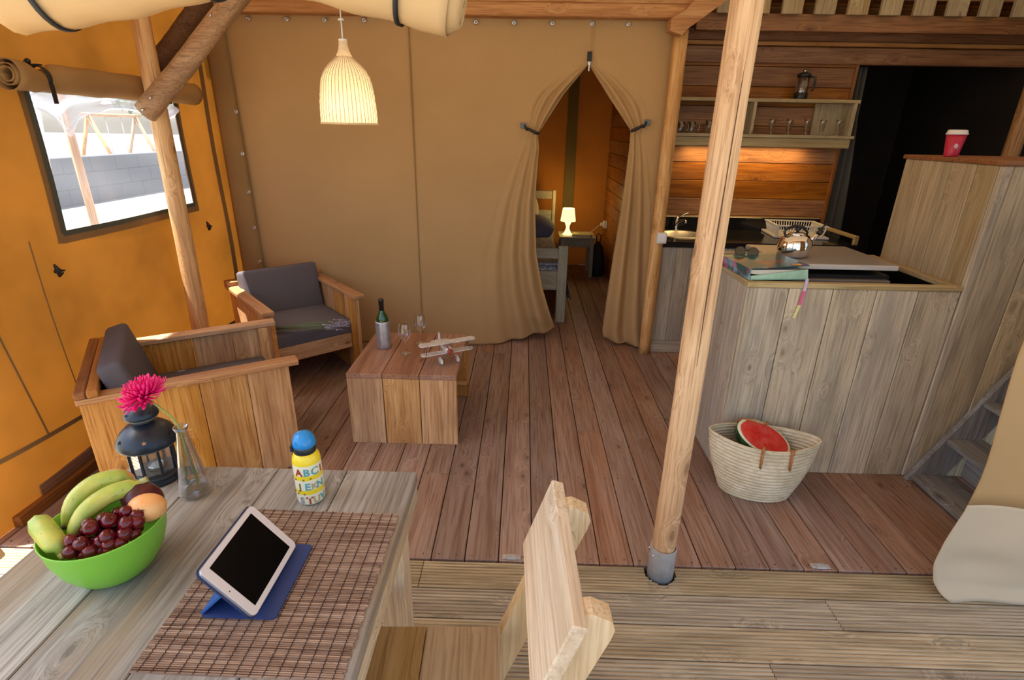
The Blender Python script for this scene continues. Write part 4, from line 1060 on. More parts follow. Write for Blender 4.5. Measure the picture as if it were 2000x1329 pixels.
for s_ in (-1, 1):
    for x in (.135,):
        MB().tube([(s_*x, -.05, Z0+.004), (s_*(x-.006), -.048, Z0+.062)], .0018, 6).tube([(s_*x, -.012, Z0+.004), (s_*(x-.006), -.020, Z0+.062)], .0018, 6).tube([(s_*x, -.05, Z0+.004), (s_*(x-.006), -.020, Z0+.062)], .0012, 6).build('wing_strut', plain('dark_strut', (.12, .11, .12), .4, .6), pa)
    MB().tube([(s_*.016, -.05, Z0+.036), (s_*.026, -.045, Z0+.062)], .0016, 6).tube([(s_*.016, -.02, Z0+.036), (s_*.026, -.025, Z0+.062)], .0016, 6).build('wing_strut', MATS['dark_strut'], pa)
    MB().tube([(s_*.012, -.07, Z0), (s_*.048, -.062, .022)], .002, 6).tube([(s_*.012, -.03, Z0), (s_*.048, -.055, .022)], .002, 6).build('landing_strut', MATS['dark_strut'], pa)
    MB().ball((s_*.050, -.052, .021), .022, 14, 10, sc=(.42, 1.7, .95)).build('wheel_fairing', M_wm, pa)
    MB().lathe([(.013, -.004), (.013, .004)], 14, Matrix.Translation((s_*.050, -.06, .0135)) @ Matrix.Rotation(R(90), 4, 'Y')).build('wheel', plain('rubber', (.02, .02, .02), .7), kids_last())
MB().prism([(-.058, .092), (.058, .092), (.050, .122), (-.050, .122)], 2, Z0+.020, Z0+.023).build('tailplane', M_wm, pa)
MB().prism([(.085, Z0+.02), (.125, Z0+.02), (.125, Z0+.065), (.108, Z0+.075), (.095, Z0+.05)], 0, -.0018, .0018).build('tail_fin', M_wm, pa)
MB().tube([(0, .11, Z0+.012), (0, .125, .004)], .0018, 6).build('tail_skid', MATS['dark_strut'], pa)

# ================================================================== BEDROOM
bd = thing('bed', 'grey wooden bed behind the canvas doorway with patterned bedding', 'bed', (.15, 3.10, 0))
Gz = wood('stair', 'z'); WOODS['bed'] = ((.36,.34,.25), (.22,.2,.13), (.45,.43,.33), (.28,.26,.19), .4, .1, .6)
bx(.185, .275, 0, .045, 0, .735, c=.004).build('bed_post', wood('bed', 'z'), bd); bx(-.75, -.66, 0, .045, 0, .735, c=.004).build('bed_post', wood('bed', 'z'), bd)
bx(-.66, .185, .01, .035, .62, .715, c=.003).build('foot_rail', wood('bed', 'x'), bd); bx(-.66, .185, .01, .035, .32, .50, c=.003).build('foot_rail', wood('bed', 'x'), bd)
bx(.22, .26, 2.08, 2.13, 0, 1.03, c=.004).build('bed_post', wood('bed', 'z'), bd)
bx(-.75, .22, 2.09, 2.12, .92, 1.02, c=.003).build('head_rail', wood('bed', 'x'), bd); bx(-.75, .22, 2.09, 2.12, .45, .78, c=.003).build('head_rail', wood('bed', 'x'), bd)
bx(.235, .262, .046, 2.08, .22, .38, c=.003).build('side_rail', wood('bed', 'y'), bd)
def mat_sheet():
    m, nt = newmat('blue_pattern_sheet'); N = NT(nt); tc = N.n('ShaderNodeTexCoord')
    n = N.noise(tc.outputs['Object'], 45, 4, .7)
    N.out(N.bsdf(N.mix(N.ramp(n, .42, .6), (.13, .16, .24), (.45, .48, .52)), .85)); return m
M_sheet = mat_sheet()
MB().grid(lambda u, v: (-.72+.98*u+(.03 if u > .99 else 0), .06+2.0*v, .56-.35*max(0, (u-.94)/.06)**1.2+.02*sin(u*7)*sin(v*9)), 50, 20).build('duvet', M_sheet, bd).modifiers.new('thickness', 'SOLIDIFY').thickness = .02
MB().grid(lambda u, v: (.262+.02*u+.03*u*sin(v*40)*.6+.045*u, .06+1.9*v, .50-.30*u-.03*sin(v*9)), 6, 60).build('hanging_sheet', M_sheet, bd)
bx(-.7, .22, .05, 2.05, .36, .53, c=.03).build('mattress', M_sheet, bd)
MB().ball((0, 0, 0), .3, 24, 16, M=Matrix.Translation((-.02, 1.60, .64)) @ Matrix.Rotation(R(20), 4, 'X'), sc=(.85, .75, .42)).build('duvet_fold', plain('blue_grey_cloth', (.15, .17, .27), .85), bd)
pw = thing('pillow', 'pale pillow leaning against the bed headboard', 'pillow', (.02, 5.06, .60))
MB().ball((0, 0, .20), .25, 24, 16, M=Matrix.Rotation(R(-18), 4, 'X'), sc=(.72, .26, .95)).build('pillow_cover', plain('pillow_beige', (.40, .36, .28), .85), pw)
ns = thing('bedside_table', 'small grey wooden bedside table under the lit lamp', 'table', (.46, 4.82, 0))
B_ = wood('bed', 'x')
bx(0, .45, -.0, .42, .485, .51, c=.003).build('table_top', B_, ns)
bx(.03, .42, .03, .05, .38, .484, c=.002).build('apron', B_, ns); bx(.03, .42, .37, .39, .38, .484, c=.002).build('apron', B_, ns)
for x in (.02, .385):
    for y in (.02, .355): bx(x, x+.045, y, y+.045, 0, .484, c=.003).build('leg', wood('bed', 'z'), ns)
tl = thing('table_lamp', 'small glowing pale table lamp on the bedside table', 'lamp', (.565, 4.98, .511))
M_lg = emissive('lamp_plastic_glow', (1, .83, .34), 1.5, (.85, .75, .5))
MB().lathe([(.095, .17), (.072, .325)], 28, None, False, False).build('shade', M_lg, tl)
MB().lathe([(.060, 0), (.060, .008), (.040, .03), (.022, .075), (.020, .10), (.032, .135), (.045, .165), (.043, .168)], 24).build('base', M_lg, tl)
MB().ball((0, 0, .215), .028, 12, 8).build('bulb', emissive('bulb_glow2', (1, .72, .30), 12), tl)
lamp('table_lamp_bulb', 'POINT', (.565, 4.98, .95), 4.0, (1, .60, .18), shadow_soft_size=.06)
MB().tube([(.05, .05, .006), (.16, .09, .006), (.30, .12, .01), (.37, .16, .06), (.425, .17, .11)], .003, 6).build('cord', MATS['cord_white'], tl)
bo = thing('book', 'pale closed book lying beside the bedside lamp', 'book', (.74, 4.93, .511), R(-8))
bx(-.11, .11, -.075, .075, .002, .022).build('pages', plain('pages_cream', (.62, .58, .48), .7), bo)
MB().box(-.114, .114, -.078, .078, .022, .026, c=.001).box(-.114, .114, -.078, .078, 0, .002).box(-.115, -.111, -.078, .078, 0, .026).build('cover', plain('book_cover', (.38, .34, .16), .5), bo)
so_ = thing('wall_socket', 'white socket with plug beside the bedside table', 'socket', (1.06, 5.15, .62))
bx(-.03, .018, -.04, .04, -.045, .045, c=.004).build('socket_box', plain('white_switch', (.78, .77, .74), .35), so_); bx(-.065, -.03, -.02, .02, -.02, .02, c=.004).build('plug', MATS['white_switch'], so_)
bgk = thing('dark_bag', 'dark bag standing on the bedroom floor beside the bedside table', 'bag', (.965, 5.0, 0))
MB().lathe([(.09, 0), (.11, .03), (.10, .22), (.07, .36), (.03, .42), (.01, .43)], 18, Matrix.Diagonal((.9, 1.3, 1, 1))).build('bag_body', plain('black_cloth', (.015, .014, .016), .8), bgk)
MB().tube([(-.02, 0, .42), (-.03, 0, .50), (0, 0, .53), (.03, 0, .50), (.02, 0, .42)], .008, 6).build('handle', MATS['black_cloth'], bgk)

# ================================================================== DINING TABLE AND CHAIRS
HT_ = .75
dt = thing('dining_table', 'large weathered grey plank dining table in the foreground', 'table', (-.735, -.43, 0), R(0))
Tm = Matrix((( 1, 0, 0, 0), (0, 1, 0, 0), (0, 0, 1, 0), (0, 0, 0, 1)))
xs = [-.440, -.205, .012, .222, .435]
for i, (a, b) in enumerate(zip(xs[:-1], xs[1:])):
    bx(a+.0012, b-.0012, -1.55, 0, HT_-.036, HT_, c=.003).build('top_plank', wood('table', 'y'), dt, (a, -.5, HT_))
P = wood('pale', 'y')
bx(.405, .432, -1.54, -.004, HT_-.098, HT_-.037, c=.002).build('apron', wood('grey', 'y'), dt, (.4, -.6, .7))
bx(-.435, -.408, -1.54, -.004, HT_-.098, HT_-.037, c=.002).build('apron', wood('grey', 'y'), dt, (-.4, -.6, .7))
bx(-.407, .404, -.035, -.008, HT_-.098, HT_-.037, c=.002).build('apron', wood('grey', 'x'), dt, (0, 0, .7))
for x in (-.40, .325):
    for y in (-.125, -1.50): bx(x, x+.078, y, y+.088, 0, HT_-.037, c=.003).build('leg', wood('pale', 'z'), dt, (x, y, .3))
# wooden chair
def dining_chair(label, loc, rz):
    t = thing('dining_chair', label, 'chair', loc, rz, 'pale wooden dining chairs')
    # local frame = world frame of the right-hand chair, facing -x, origin at seat centre on the floor
    Pz, Py = wood('pale', 'z'), wood('pale', 'y')
    for a, b in ((-.20, .003), (.005, .205)): bx(a, b, -.135, .130, .42, .45, c=.004).build('seat_board', wood('seat', 'y'), t, (a, 0, .44))
    for y0, y1 in ((.137, .182), (-.182, -.137)):
        # slanted rear upright, reaching from floor to back
        mb = MB(); poly = [(.060, 0), (.132, 0), (.425, .775), (.431, .80), (.424, .822), (.385, .842), (.362, .838)]
        mb.prism(poly, 1, y0, y1); mb.build('rear_post', Pz, t, (.2, y0, .4))
        mb = MB().prism([(-.12, 0), (-.18, 0), (-.195, .419), (-.135, .419)], 1, y0, y1); mb.build('front_leg', Pz, t, (-.15, y0, .2))
        bx(-.185, .18, (.095 if y0 > 0 else -.13), (.13 if y0 > 0 else -.095), .355, .419, c=.003).build('side_rail', wood('pale', 'x'), t, (0, y0, .4))
    bx(-.159, -.134, -.094, .094, .355, .419, c=.003).build('cross_rail', wood('pale', 'y'), t, (-.17, 0, .4)); bx(.12, .145, -.094, .094, .355, .419, c=.003).build('cross_rail', wood('pale', 'y'), t, (.13, 0, .4))
    Mb = Matrix.Translation((.268, 0, .631)) @ Matrix.Rotation(R(18.5), 4, 'Y')
    MB().box(-.002, .032, -.217, .243, 0, .232, M=Mb, c=.004).build('backrest', wood('pale', 'y'), t, (.2, 0, .75))
    return t
dcr = dining_chair('pale wooden dining chair at the right side of the table, seen from behind', (-.235, -.843, 0), R(2.2))
dcl = copy_tree(dcr); dcl['label'] = 'pale wooden dining chair at the left side of the table, mostly outside the frame'
dcl.location = (-1.10, -.905, 0); dcl.rotation_euler = (0, 0, pi)

# --- bamboo placemat
pm = thing('bamboo_placemat', 'brown slatted bamboo placemat with black threads under the tablet', 'placemat', (-.52, -.86, HT_), R(-.5))
sl = MB(); n = 100; y0, y1 = -.235, .235; rn = random.Random(5)
def mat_bamboo():
    m, nt = newmat('bamboo_slats'); N = NT(nt); tc = N.n('ShaderNodeTexCoord'); co = tc.outputs['Object']
    n1 = N.noise(N.vm('MULTIPLY', co, (3, 210, 1)), 1, 1, .5); n2 = N.noise(N.vm('MULTIPLY', co, (22, 60, 1)), 1, 3)
    c = N.mix(N.ramp(n1, .34, .66), (.175, .095, .06), (.47, .33, .235)); c = N.mix(N.math('MULTIPLY', N.ramp(n2, .5, .7), .6), c, (.16, .08, .05))
    N.out(N.bsdf(c, .45)); return m
for k in range(n):
    a = y0+(y1-y0)*k/n; wv_ = (y1-y0)/n
    dx = rn.uniform(-.003, .003); h = .0035+rn.uniform(-.0006, .0006)
    sl.add([(-.203+dx, a+wv_*.05, .0), (.203+dx, a+wv_*.05, .0), (.203+dx, a+wv_*.25, h), (-.203+dx, a+wv_*.25, h), (-.203+dx, a+wv_*.75, h), (.203+dx, a+wv_*.75, h), (.203+dx, a+wv_*.95, 0), (-.203+dx, a+wv_*.95, 0)],
           [(0,1,2,3),(3,2,5,4),(4,5,6,7),(0,3,4,7),(1,6,5,2)])
tag(sl.build('slats', mat_bamboo(), pm), kind='stuff')
M_thr = plain('black_thread', (.02, .016, .018), .7)
for k in range(15):
    x = -.186+k*.0266; pts = []
    for j in range(101): pts.append((x+(.0011 if j % 2 else -.0011), y0+(y1-y0)*j/100, .0042))
    mb = MB(); mb.tube(pts, .0009, 4, False); mb.build('thread', M_thr, pm)
# --- tablet on its folding cover
tbx = thing('tablet', 'white tablet with black screen propped on its blue folding cover', 'tablet')
A_ = Vector((-.531, -.876, .7735)); Bv = Vector((-.628, -.872, .8865)); ex = (Bv-A_).normalized(); ey = Vector((-.035, 1, .0)).normalized(); ey = (ey-ex*ey.dot(ex)).normalized(); ez = ex.cross(ey)
if ez.z < 0: ez = -ez
Mt = Matrix((ex, ey, ez)).transposed().to_4x4(); Mt.translation = (A_+Bv)/2
hw_, hl = .0745, .1095
def rrect(hx, hy, r, n=6):
    out = []
    for cx, cy, a0 in ((hx-r, hy-r, 0), (-hx+r, hy-r, 90), (-hx+r, -hy+r, 180), (hx-r, -hy+r, 270)):
        for k in range(n+1): a = R(a0+90*k/n); out.append((cx+r*cos(a), cy+r*sin(a)))
    return out
MB().prism(rrect(hw_, hl, .012), 2, -.0075, -.001, M=Mt).build('metal_back', plain('tablet_silver', (.62, .63, .66), .3, .8), tbx)
MB().prism(rrect(hw_-.0008, hl-.0008, .0115), 2, -.001, .0, M=Mt).build('white_bezel', plain('tablet_white', (.78, .74, .74), .2), tbx)
MB().prism([(x*.83, y*.805) for x, y in ((-hw_, -hl), (hw_, -hl), (hw_, hl), (-hw_, hl))], 2, .0, .0004, M=Mt).build('screen', plain('black_screen', (.004, .004, .004), .12, spec=.25), tbx)
MB().lathe([(.0014, .0), (.0014, .0006)], 8, Mt @ Matrix.Translation((-.0, -hl*.91, 0))).build('front_camera', plain('lens_dark', (.02, .01, .01), .3), tbx)
MB().prism(rrect(hw_+.003, hl+.0025, .013), 2, -.011, -.0077, M=Mt).build('case_back', plain('navy_cover', (.018, .03, .10), .6, var=.1), tbx)
cvb = plain('blue_cover', (.02, .045, .17), .65, var=.12, bscale=150)
MB().prism([(x-.578, y-.862) for x, y in rrect(.080, .108, .010)], 2, .7545, .758).build('cover_base', cvb, tbx)
MB().add([(-.655, -.965, .758), (-.655, -.765, .758), (-.585, -.765, .828), (-.585, -.965, .828), (-.659, -.965, .760), (-.659, -.765, .760), (-.589, -.765, .831), (-.589, -.965, .831)], [(0,1,2,3),(7,6,5,4),(0,4,5,1),(1,5,6,2),(2,6,7,3),(3,7,4,0)]).build('cover_flap', plain('blue_cover_bright', (.02, .10, .34), .6, var=.1), tbx)
# --- child's water bottle
kb = thing('drinking_bottle', 'yellow child bottle with alphabet letters and blue cap', 'bottle', (-.572, -.566, HT_))
M_yel = plain('bottle_yellow', (.88, .70, .03), .25)
def mat_bottle():
    m, nt = newmat('bottle_bands'); N = NT(nt); tc = N.n('ShaderNodeTexCoord'); sx = N.n('ShaderNodeSeparateXYZ'); N.l(tc.outputs['Object'], sx.inputs[0])
    z = sx.outputs[2]; cr = N.n('ShaderNodeValToRGB'); cr.color_ramp.interpolation = 'CONSTANT'
    Y = (.90, .70, .03, 1); W_c = (.86, .82, .60, 1); st2 = [(0, W_c), (.06, W_c), (.24, Y), (.33, W_c), (.53, Y), (.62, W_c), (.82, Y)]
    els = cr.color_ramp.elements
    while len(els) < len(st2): els.new(.5)
    for e_, (p_, c_) in zip(els, st2): e_.position = p_; e_.color = c_
    N.l(N.ramp(z, 0, .155), cr.inputs[0]); N.out(N.bsdf(cr.outputs[0], .22)); return m
MB().lathe([(.030, 0), (.0355, .004), (.0375, .010), (.0375, .128), (.0355, .142), (.029, .154), (.024, .158)], 40).build('body', mat_bottle(), kb); kbody = kids_last()
MB().lathe([(.028, .155), (.029, .158), (.029, .172), (.027, .175)], 32).box(-.034, -.024, -.016, -.002, .158, .178, c=.002).build('collar', plain('bottle_black', (.015, .02, .025), .35), kb)
MB().lathe([(.0295, .174), (.030, .182), (.028, .196), (.021, .208), (.010, .214), (.001, .2155)], 32, None, True, False).build('dome_cap', plain('cap_blue', (.02, .30, .75), .2, **{'Transmission Weight': .15}), kb)
def letters(rows):
    Rb = .0378
    for zc, items in rows:
        for ch, ang, size, col in items:
            cu = bpy.data.curves.new('letter', 'FONT'); cu.body = ch; cu.size = size*1.15; cu.align_x = 'CENTER'; cu.align_y = 'CENTER'; cu.extrude = .0004; cu.offset = .0009; cu.resolution_u = 3
            tmp = bpy.data.objects.new('letter_tmp', cu); COL.objects.link(tmp)
            dg = bpy.context.evaluated_depsgraph_get(); me = bpy.data.meshes.new_from_object(tmp.evaluated_get(dg)); bpy.data.objects.remove(tmp)
            bm2 = bmesh.new(); bm2.from_mesh(me)
            for v in bm2.verts:
                a = R(ang)+v.co.x/Rb; r2 = Rb+.0002+v.co.z; v.co = Vector((r2*cos(a), r2*sin(a), zc+v.co.y))
            bm2.to_mesh(me); bm2.free(); me.materials.clear(); me.materials.append(col)
            o = bpy.data.objects.new('letter', me); COL.objects.link(o); o.parent = kbody
Lr = plain('letter_red', (.42, .05, .02), .5); Lt = plain('letter_teal', (.12, .38, .42), .5); Lg = plain('letter_grey', (.25, .24, .28), .5); Lb = plain('letter_brown', (.25, .14, .03), .5); Lo = plain('letter_outline', (.45, .38, .2), .5)
letters([(.107, [('A', -105, .026, Lr), ('B', -73, .026, Lt), ('C', -39, .028, Lt), ('I', -9, .024, Lr)]),
         (.062, [('J', -107, .024, Lb), ('E', -75, .026, Lt), ('K', -49, .020, Lo), ('N', -22, .026, Lt)]),
         (.018, [('S', -105, .024, Lg), ('T', -73, .026, Lr), ('U', -45, .024, Lo), ('V', -15, .024, Lt)])])
mb = MB()
for a, z in ((-125, .085), (-88, .086), (-60, .088), (-120, .040), (-92, .040), (-150, .04)):
    mb.ball((.0377*cos(R(a)), .0377*sin(R(a)), z), .0028, 8, 6)
mb.build('printed_dots', Lb, kbody)
# --- flask vase and flower
vs_ = thing('glass_vase', 'clear conical flask vase with water on the dining table', 'vase', (-.906, -.556, HT_))
MB().lathe([(.036, .0005), (.042, .004), (.0425, .012), (.036, .05), (.025, .12), (.0155, .185), (.0145, .20), (.019, .2135), (.017, .2135), (.0128, .20), (.0138, .186), (.0232, .12), (.034, .05), (.040, .012), (.034, .006), (.001, .005)], 40, None, True, False).build('flask', GL, vs_)
MB().lathe([(.033, .0065), (.0385, .012), (.0355, .038), (.001, .038)], 32, None, True, False).build('water', glass('water', (.93, .96, .98), 1.33), vs_)
fw = thing('chrysanthemum', 'bright pink flower on a bent green stem in the flask vase', 'flower', (-.906, -.556, HT_))
MB().tube([(.022, -.012, .010), (.008, -.002, .09), (.0, 0, .17), (-.003, .0, .213), (-.02, .0, .245), (-.045, .0, .272), (-.072, 0, .297)], [.0026, .0026, .0026, .0026, .0028, .0026, .0024], 8).tube([(.012, .008, .03), (.004, .004, .10), (.0, .002, .15)], [.0012, .002, .001], 6).build('stem', plain('stem_green', (.30, .36, .09), .5), fw)
M_pink = plain('petal_pink', (.86, .010, .20), .45, var=.1, **{'Subsurface Weight': .0})
hc_ = Vector((-.076, 0, .303)); hd2 = Vector((-.28, -.32, .90)).normalized(); rn = random.Random(11)
q_ = hd2.to_track_quat('Z', 'Y').to_matrix()
mbp = []
for k in range(150):
    t = (k+.5)/150; th = math.acos(1-1.12*t); ph = k*2.39996
    L = .042+.020*t**.5+rn.uniform(-.005, .008)
    d = Vector((sin(th)*cos(ph), sin(th)*sin(ph), cos(th))); d = q_ @ d
    curl = Vector((rn.uniform(-.25, .25), rn.uniform(-.25, .25), rn.uniform(-.3, .3)))
    p0 = hc_+d*.006; p1 = hc_+d*L*.5; p2 = hc_+(d+curl*.25).normalized()*L*.82; p3 = hc_+(d+curl*.5+Vector((0, 0, .1))).normalized()*L
    m1 = MB().tube([p0, p1, p2, p3], [.0014, .0028, .0036, .0022], 5, flat=.5)
    m1.build('petal', M_pink, fw)
MB().ball(tuple(hc_), .012, 10, 8).build('flower_centre', M_pink, fw)
# --- lantern
ln = thing('lantern', 'black metal tealight lantern with glass panes and star cut-outs', 'lantern', (-1.06, -.487, HT_), R(8))
M_lan = plain('lantern_metal', (.022, .030, .042), .32, .3)
MB().lathe([(.066, 0), (.070, .003), (.070, .010), (.064, .016), (.066, .018), (.063, .026), (.052, .028)], 28).build('base', M_lan, ln)
NP = 8
for k in range(NP):
    a = 2*pi*k/NP; x, y = .056*cos(a), .056*sin(a)
    MB().box(-.0035, .0035, -.003, .003, .026, .118, M=Matrix.Translation((x, y, 0)) @ Matrix.Rotation(a, 4, 'Z')).build('post', M_lan, ln)
    a2 = a+pi/NP; rr2 = .0535*cos(pi/NP)+.001; hw3 = .056*sin(pi/NP)-.004
    MB().box(-.0006, .0006, -hw3, hw3, .028, .118, M=Matrix.Translation((rr2*cos(a2), rr2*sin(a2), 0)) @ Matrix.Rotation(a2, 4, 'Z')).build('glass_pane', glass('lantern_glass', (.93, .95, .95), 1.5, .01, 0, 1.6), ln)
MB().lathe([(.060, .116), (.078, .121), (.079, .126), (.074, .140), (.064, .158), (.048, .173), (.032, .181), (.024, .184)], 32, None, True, True).build('roof', M_lan, ln)
MB().lathe([(.060, .1145), (.077, .1205), (.075, .117), (.058, .112)], 32, None, False, False).build('roof_rim', plain('lantern_rim', (.20, .20, .18), .4, .4), ln)
MB().lathe([(.024, .182), (.026, .190), (.036, .199), (.043, .205), (.043, .210), (.038, .222), (.026, .234), (.010, .241), (.001, .242)], 32, None, False, False).build('top_cap', M_lan, ln)
MB().lathe([(.0265, .188), (.036, .197), (.0425, .2035), (.0405, .203), (.027, .190)], 24, None, False, False).build('cap_rim', MATS['lantern_rim'], ln)
def star(M, r, nm, mat):
    poly = [((r if k % 2 == 0 else r*.45)*cos(pi/2+pi*k/5), (r if k % 2 == 0 else r*.45)*sin(pi/2+pi*k/5)) for k in range(10)]
    MB().prism(poly, 2, 0, .0008, M=M).build(nm, mat, ln)
Mstl = plain('star_hole_light', (.40, .22, .10), .7); Mstd = plain('star_hole_dark', (.004, .004, .005), .9)
for k in range(6):
    a = R(-128+60*k); tilt = R(48)
    Mx = Matrix.Translation((.0695*cos(a), .0695*sin(a), .150)) @ Matrix.Rotation(a, 4, 'Z') @ Matrix.Rotation(tilt, 4, 'Y') @ Matrix.Rotation(R(90), 4, 'Z')
    star(Mx, .0068, 'star_cutout', Mstl if k == 1 else Mstd)
for k in range(4):
    a = R(-120+90*k); Mx = Matrix.Translation((.0395*cos(a), .0395*sin(a), .2215)) @ Matrix.Rotation(a, 4, 'Z') @ Matrix.Rotation(R(42), 4, 'Y'); star(Mx, .0045, 'star_cutout', Mstd)
cd_ = thing('tealight', 'white tealight candle inside the black lantern', 'candle', (-1.057, -.485, HT_+.029))
MB().lathe([(.019, 0), (.020, .014), (.0185, .014), (.018, .011)], 20, None, True, False).build('cup', M_steel, cd_)
MB().lathe([(.018, .004), (.018, .0115), (.001, .0118)], 20, None, True, False).build('wax', plain('wax_white', (.8, .82, .85), .4), cd_)
MB().lathe([(.0008, .0115), (.0006, .019)], 5).build('wick', M_black, cd_)

# --- fruit bowl
BX, BY = -.922, -.842
bw = thing('fruit_bowl', 'lime green plastic bowl full of fruit on the dining table', 'bowl', (BX, BY, HT_))
MB().lathe([(r_*.955, z_*1.13) for r_, z_ in [(.055, .0), (.062, .002), (.085, .020), (.106, .050), (.119, .085), (.1245, .118), (.1260, .122), (.1235, .122), (.116, .085), (.102, .050), (.080, .022), (.055, .006), (.001, .005)]], 56, None, True, False).build('bowl', plain('lime_plastic', (.235, .58, .050), .32), bw)
def mat_banana():
    m, nt = newmat('banana_skin'); N = NT(nt); tc = N.n('ShaderNodeTexCoord'); co = tc.outputs['Object']; oi = N.n('ShaderNodeObjectInfo')
    n = N.noise(co, 18, 3); n2 = N.noise(co, 70, 4)
    c = N.mix(N.ramp(n, .38, .62), (.36, .47, .075), (.58, .56, .11)); c = N.mix(N.math('MULTIPLY', N.ramp(n2, .64, .72), .7), c, (.16, .10, .03)); N.out(N.bsdf(c, .4)); return m
M_ban = mat_banana(); M_btip = plain('banana_tip', (.07, .05, .02), .7); M_bst = plain('banana_stem', (.42, .38, .14), .6)
def banana(lab, pts, rr, flat=1):
    pts = [(BX+(a-BX)*.97, BY+(b-BY)*.97, c+.013) for a, b, c in pts]; c0 = Vector(pts[len(pts)//2]); t = thing('banana', lab, 'banana', tuple(c0), 0, 'bananas in the fruit bowl'); pts = [Vector(p)-c0 for p in pts]
    # smooth resample
    P_ = []; n = 18
    for i in range(n+1):
        u = i/n*(len(pts)-1); k = min(int(u), len(pts)-2); f = u-k
        p0 = pts[max(k-1, 0)]; p1 = pts[k]; p2 = pts[k+1]; p3 = pts[min(k+2, len(pts)-1)]
        P_.append(.5*((2*p1)+(-p0+p2)*f+(2*p0-5*p1+4*p2-p3)*f*f+(-p0+3*p1-3*p2+p3)*f**3))
    ra = [rr*max(.30, min(1, (1-abs(2*i/n-1)**3.2)**.7)) for i in range(n+1)]
    for i in range(n+1):
        if i > n-4: ra[i] = rr*(.42-.05*(i-n+3))
    MB().tube(P_[:n-1], ra[:n-1], 7 if flat else 12, smooth=True).build('fruit', M_ban, t)
    MB().tube(P_[n-2:], [rr*.40, rr*.32, rr*.36], 8).build('stem', M_bst, t)
    MB().ball(tuple(P_[0]), rr*.33, 8, 6).build('tip', M_btip, t)
banana('greenest banana, rear one arching along the back of the bowl', [(-1.005, -.855, .868), (-1.000, -.815, .908), (-.975, -.775, .928), (-.935, -.750, .925), (-.905, -.742, .905)], .0215)
banana('middle green-yellow banana with its stem over the plum', [(-.965, -.895, .868), (-.950, -.850, .905), (-.925, -.808, .920), (-.892, -.780, .922), (-.862, -.758, .932)], .0215)
banana('yellow banana hanging over the left front rim of the bowl', [(-1.048, -.872, .892), (-1.028, -.885, .899), (-.998, -.903, .892), (-.968, -.920, .874), (-.948, -.932, .852)], .0235)
def mat_fruit(name, a, b, sc_=6, rough=.4):
    if name in MATS: return MATS[name]
    m, nt = newmat(name); N = NT(nt); tc = N.n('ShaderNodeTexCoord'); n = N.noise(tc.outputs['Object'], sc_*5, 3)
    N.out(N.bsdf(N.mix(N.ramp(n, .35, .65), a, b), rough)); MATS[name] = m; return m
def stone_fruit(nm, lab, cat, c, r, sc, mat, rot, grp=None):
    c = (BX+(c[0]-BX)*.97, BY+(c[1]-BY)*.97, c[2]+.013); t = thing(nm, lab, cat, c, 0, grp); M = Matrix.Rotation(R(rot[0]), 4, 'X') @ Matrix.Rotation(R(rot[1]), 4, 'Y') @ Matrix.Rotation(R(rot[2]), 4, 'Z') @ Matrix.Diagonal((*sc, 1))
    prof = [(r*max(1e-4, sin(pi*i/14)*(1+.05*cos(pi*i/14))), -r*cos(pi*i/14)*(1-.08*math.exp(-((i-14)/1.3)**2))) for i in range(15)]
    MB().lathe(prof, 24, M, False, False, wob=lambda a, z: 1-.05*math.exp(-(((a+pi) % (2*pi)-pi)/.25)**2)).build('fruit', mat, t)
    MB().tube([M @ Vector((0, 0, r*.86)), M @ Vector((.002, 0, r*.86+.008))], [.0022, .0016], 6).build('stem', plain('stem_brown', (.12, .07, .03), .7), t)
MP = mat_fruit('peach_skin', (.82, .36, .12), (.86, .47, .17))
stone_fruit('nectarine', 'orange-pink stone fruit at the right edge of the bowl', 'fruit', (-.835, -.815, .893), .033, (1.22, 1, 1.0), MP, (60, 20, 0), 'orange stone fruit in the bowl')
stone_fruit('nectarine', 'orange-pink stone fruit at the back behind the green banana', 'fruit', (-.960, -.745, .905), .036, (1.25, 1, 1.0), mat_fruit('peach_skin2', (.78, .36, .14), (.80, .45, .2)), (20, 40, 30), 'orange stone fruit in the bowl')
stone_fruit('plum', 'dark purple plum between the bananas and the orange fruit', 'plum', (-.872, -.775, .885), .040, (1.2, 1, 1), mat_fruit('plum_skin', (.05, .008, .012), (.12, .015, .02), 6, .3), (10, 60, 0))
M_ch = mat_fruit('cherry_skin', (.065, .002, .006), (.15, .004, .009), 10, .07)
ch = [(-.925, -.945, .868), (-.885, -.938, .866), (-.850, -.922, .870), (-.905, -.925, .882), (-.866, -.905, .884), (-.905, -.893, .895), (-.830, -.893, .877), (-.845, -.872, .892),
      (-.878, -.875, .900), (-.815, -.862, .885), (-.900, -.862, .893), (-.862, -.845, .900), (-.935, -.915, .880), (-.880, -.908, .872), (-.838, -.846, .893), (-.925, -.875, .888)]
ch = [(x, y, z+.004) for x, y, z in ch]
cl = ['at the front left of the heap, against the yellow banana', 'at the front of the heap, low over the rim', 'at the front right of the heap, by the rim', 'large, left of centre in the heap', 'in the middle of the front rows', 'large, touching the middle banana', 'at the right rim below the orange fruit', 'just below the orange fruit', 'on top in the middle of the heap', 'farthest right, touching the orange fruit', 'tucked beside the middle banana', 'at the top of the heap before the plum', 'wedged between yellow banana and heap', 'low between two front cherries', 'half hidden under the orange fruit', 'deep under the middle banana']
filler = [(-.89+.045*cos(k*2.4)*math.sqrt(k/9), -.875+.045*sin(k*2.4)*math.sqrt(k/9), .862) for k in range(10)]
first = None
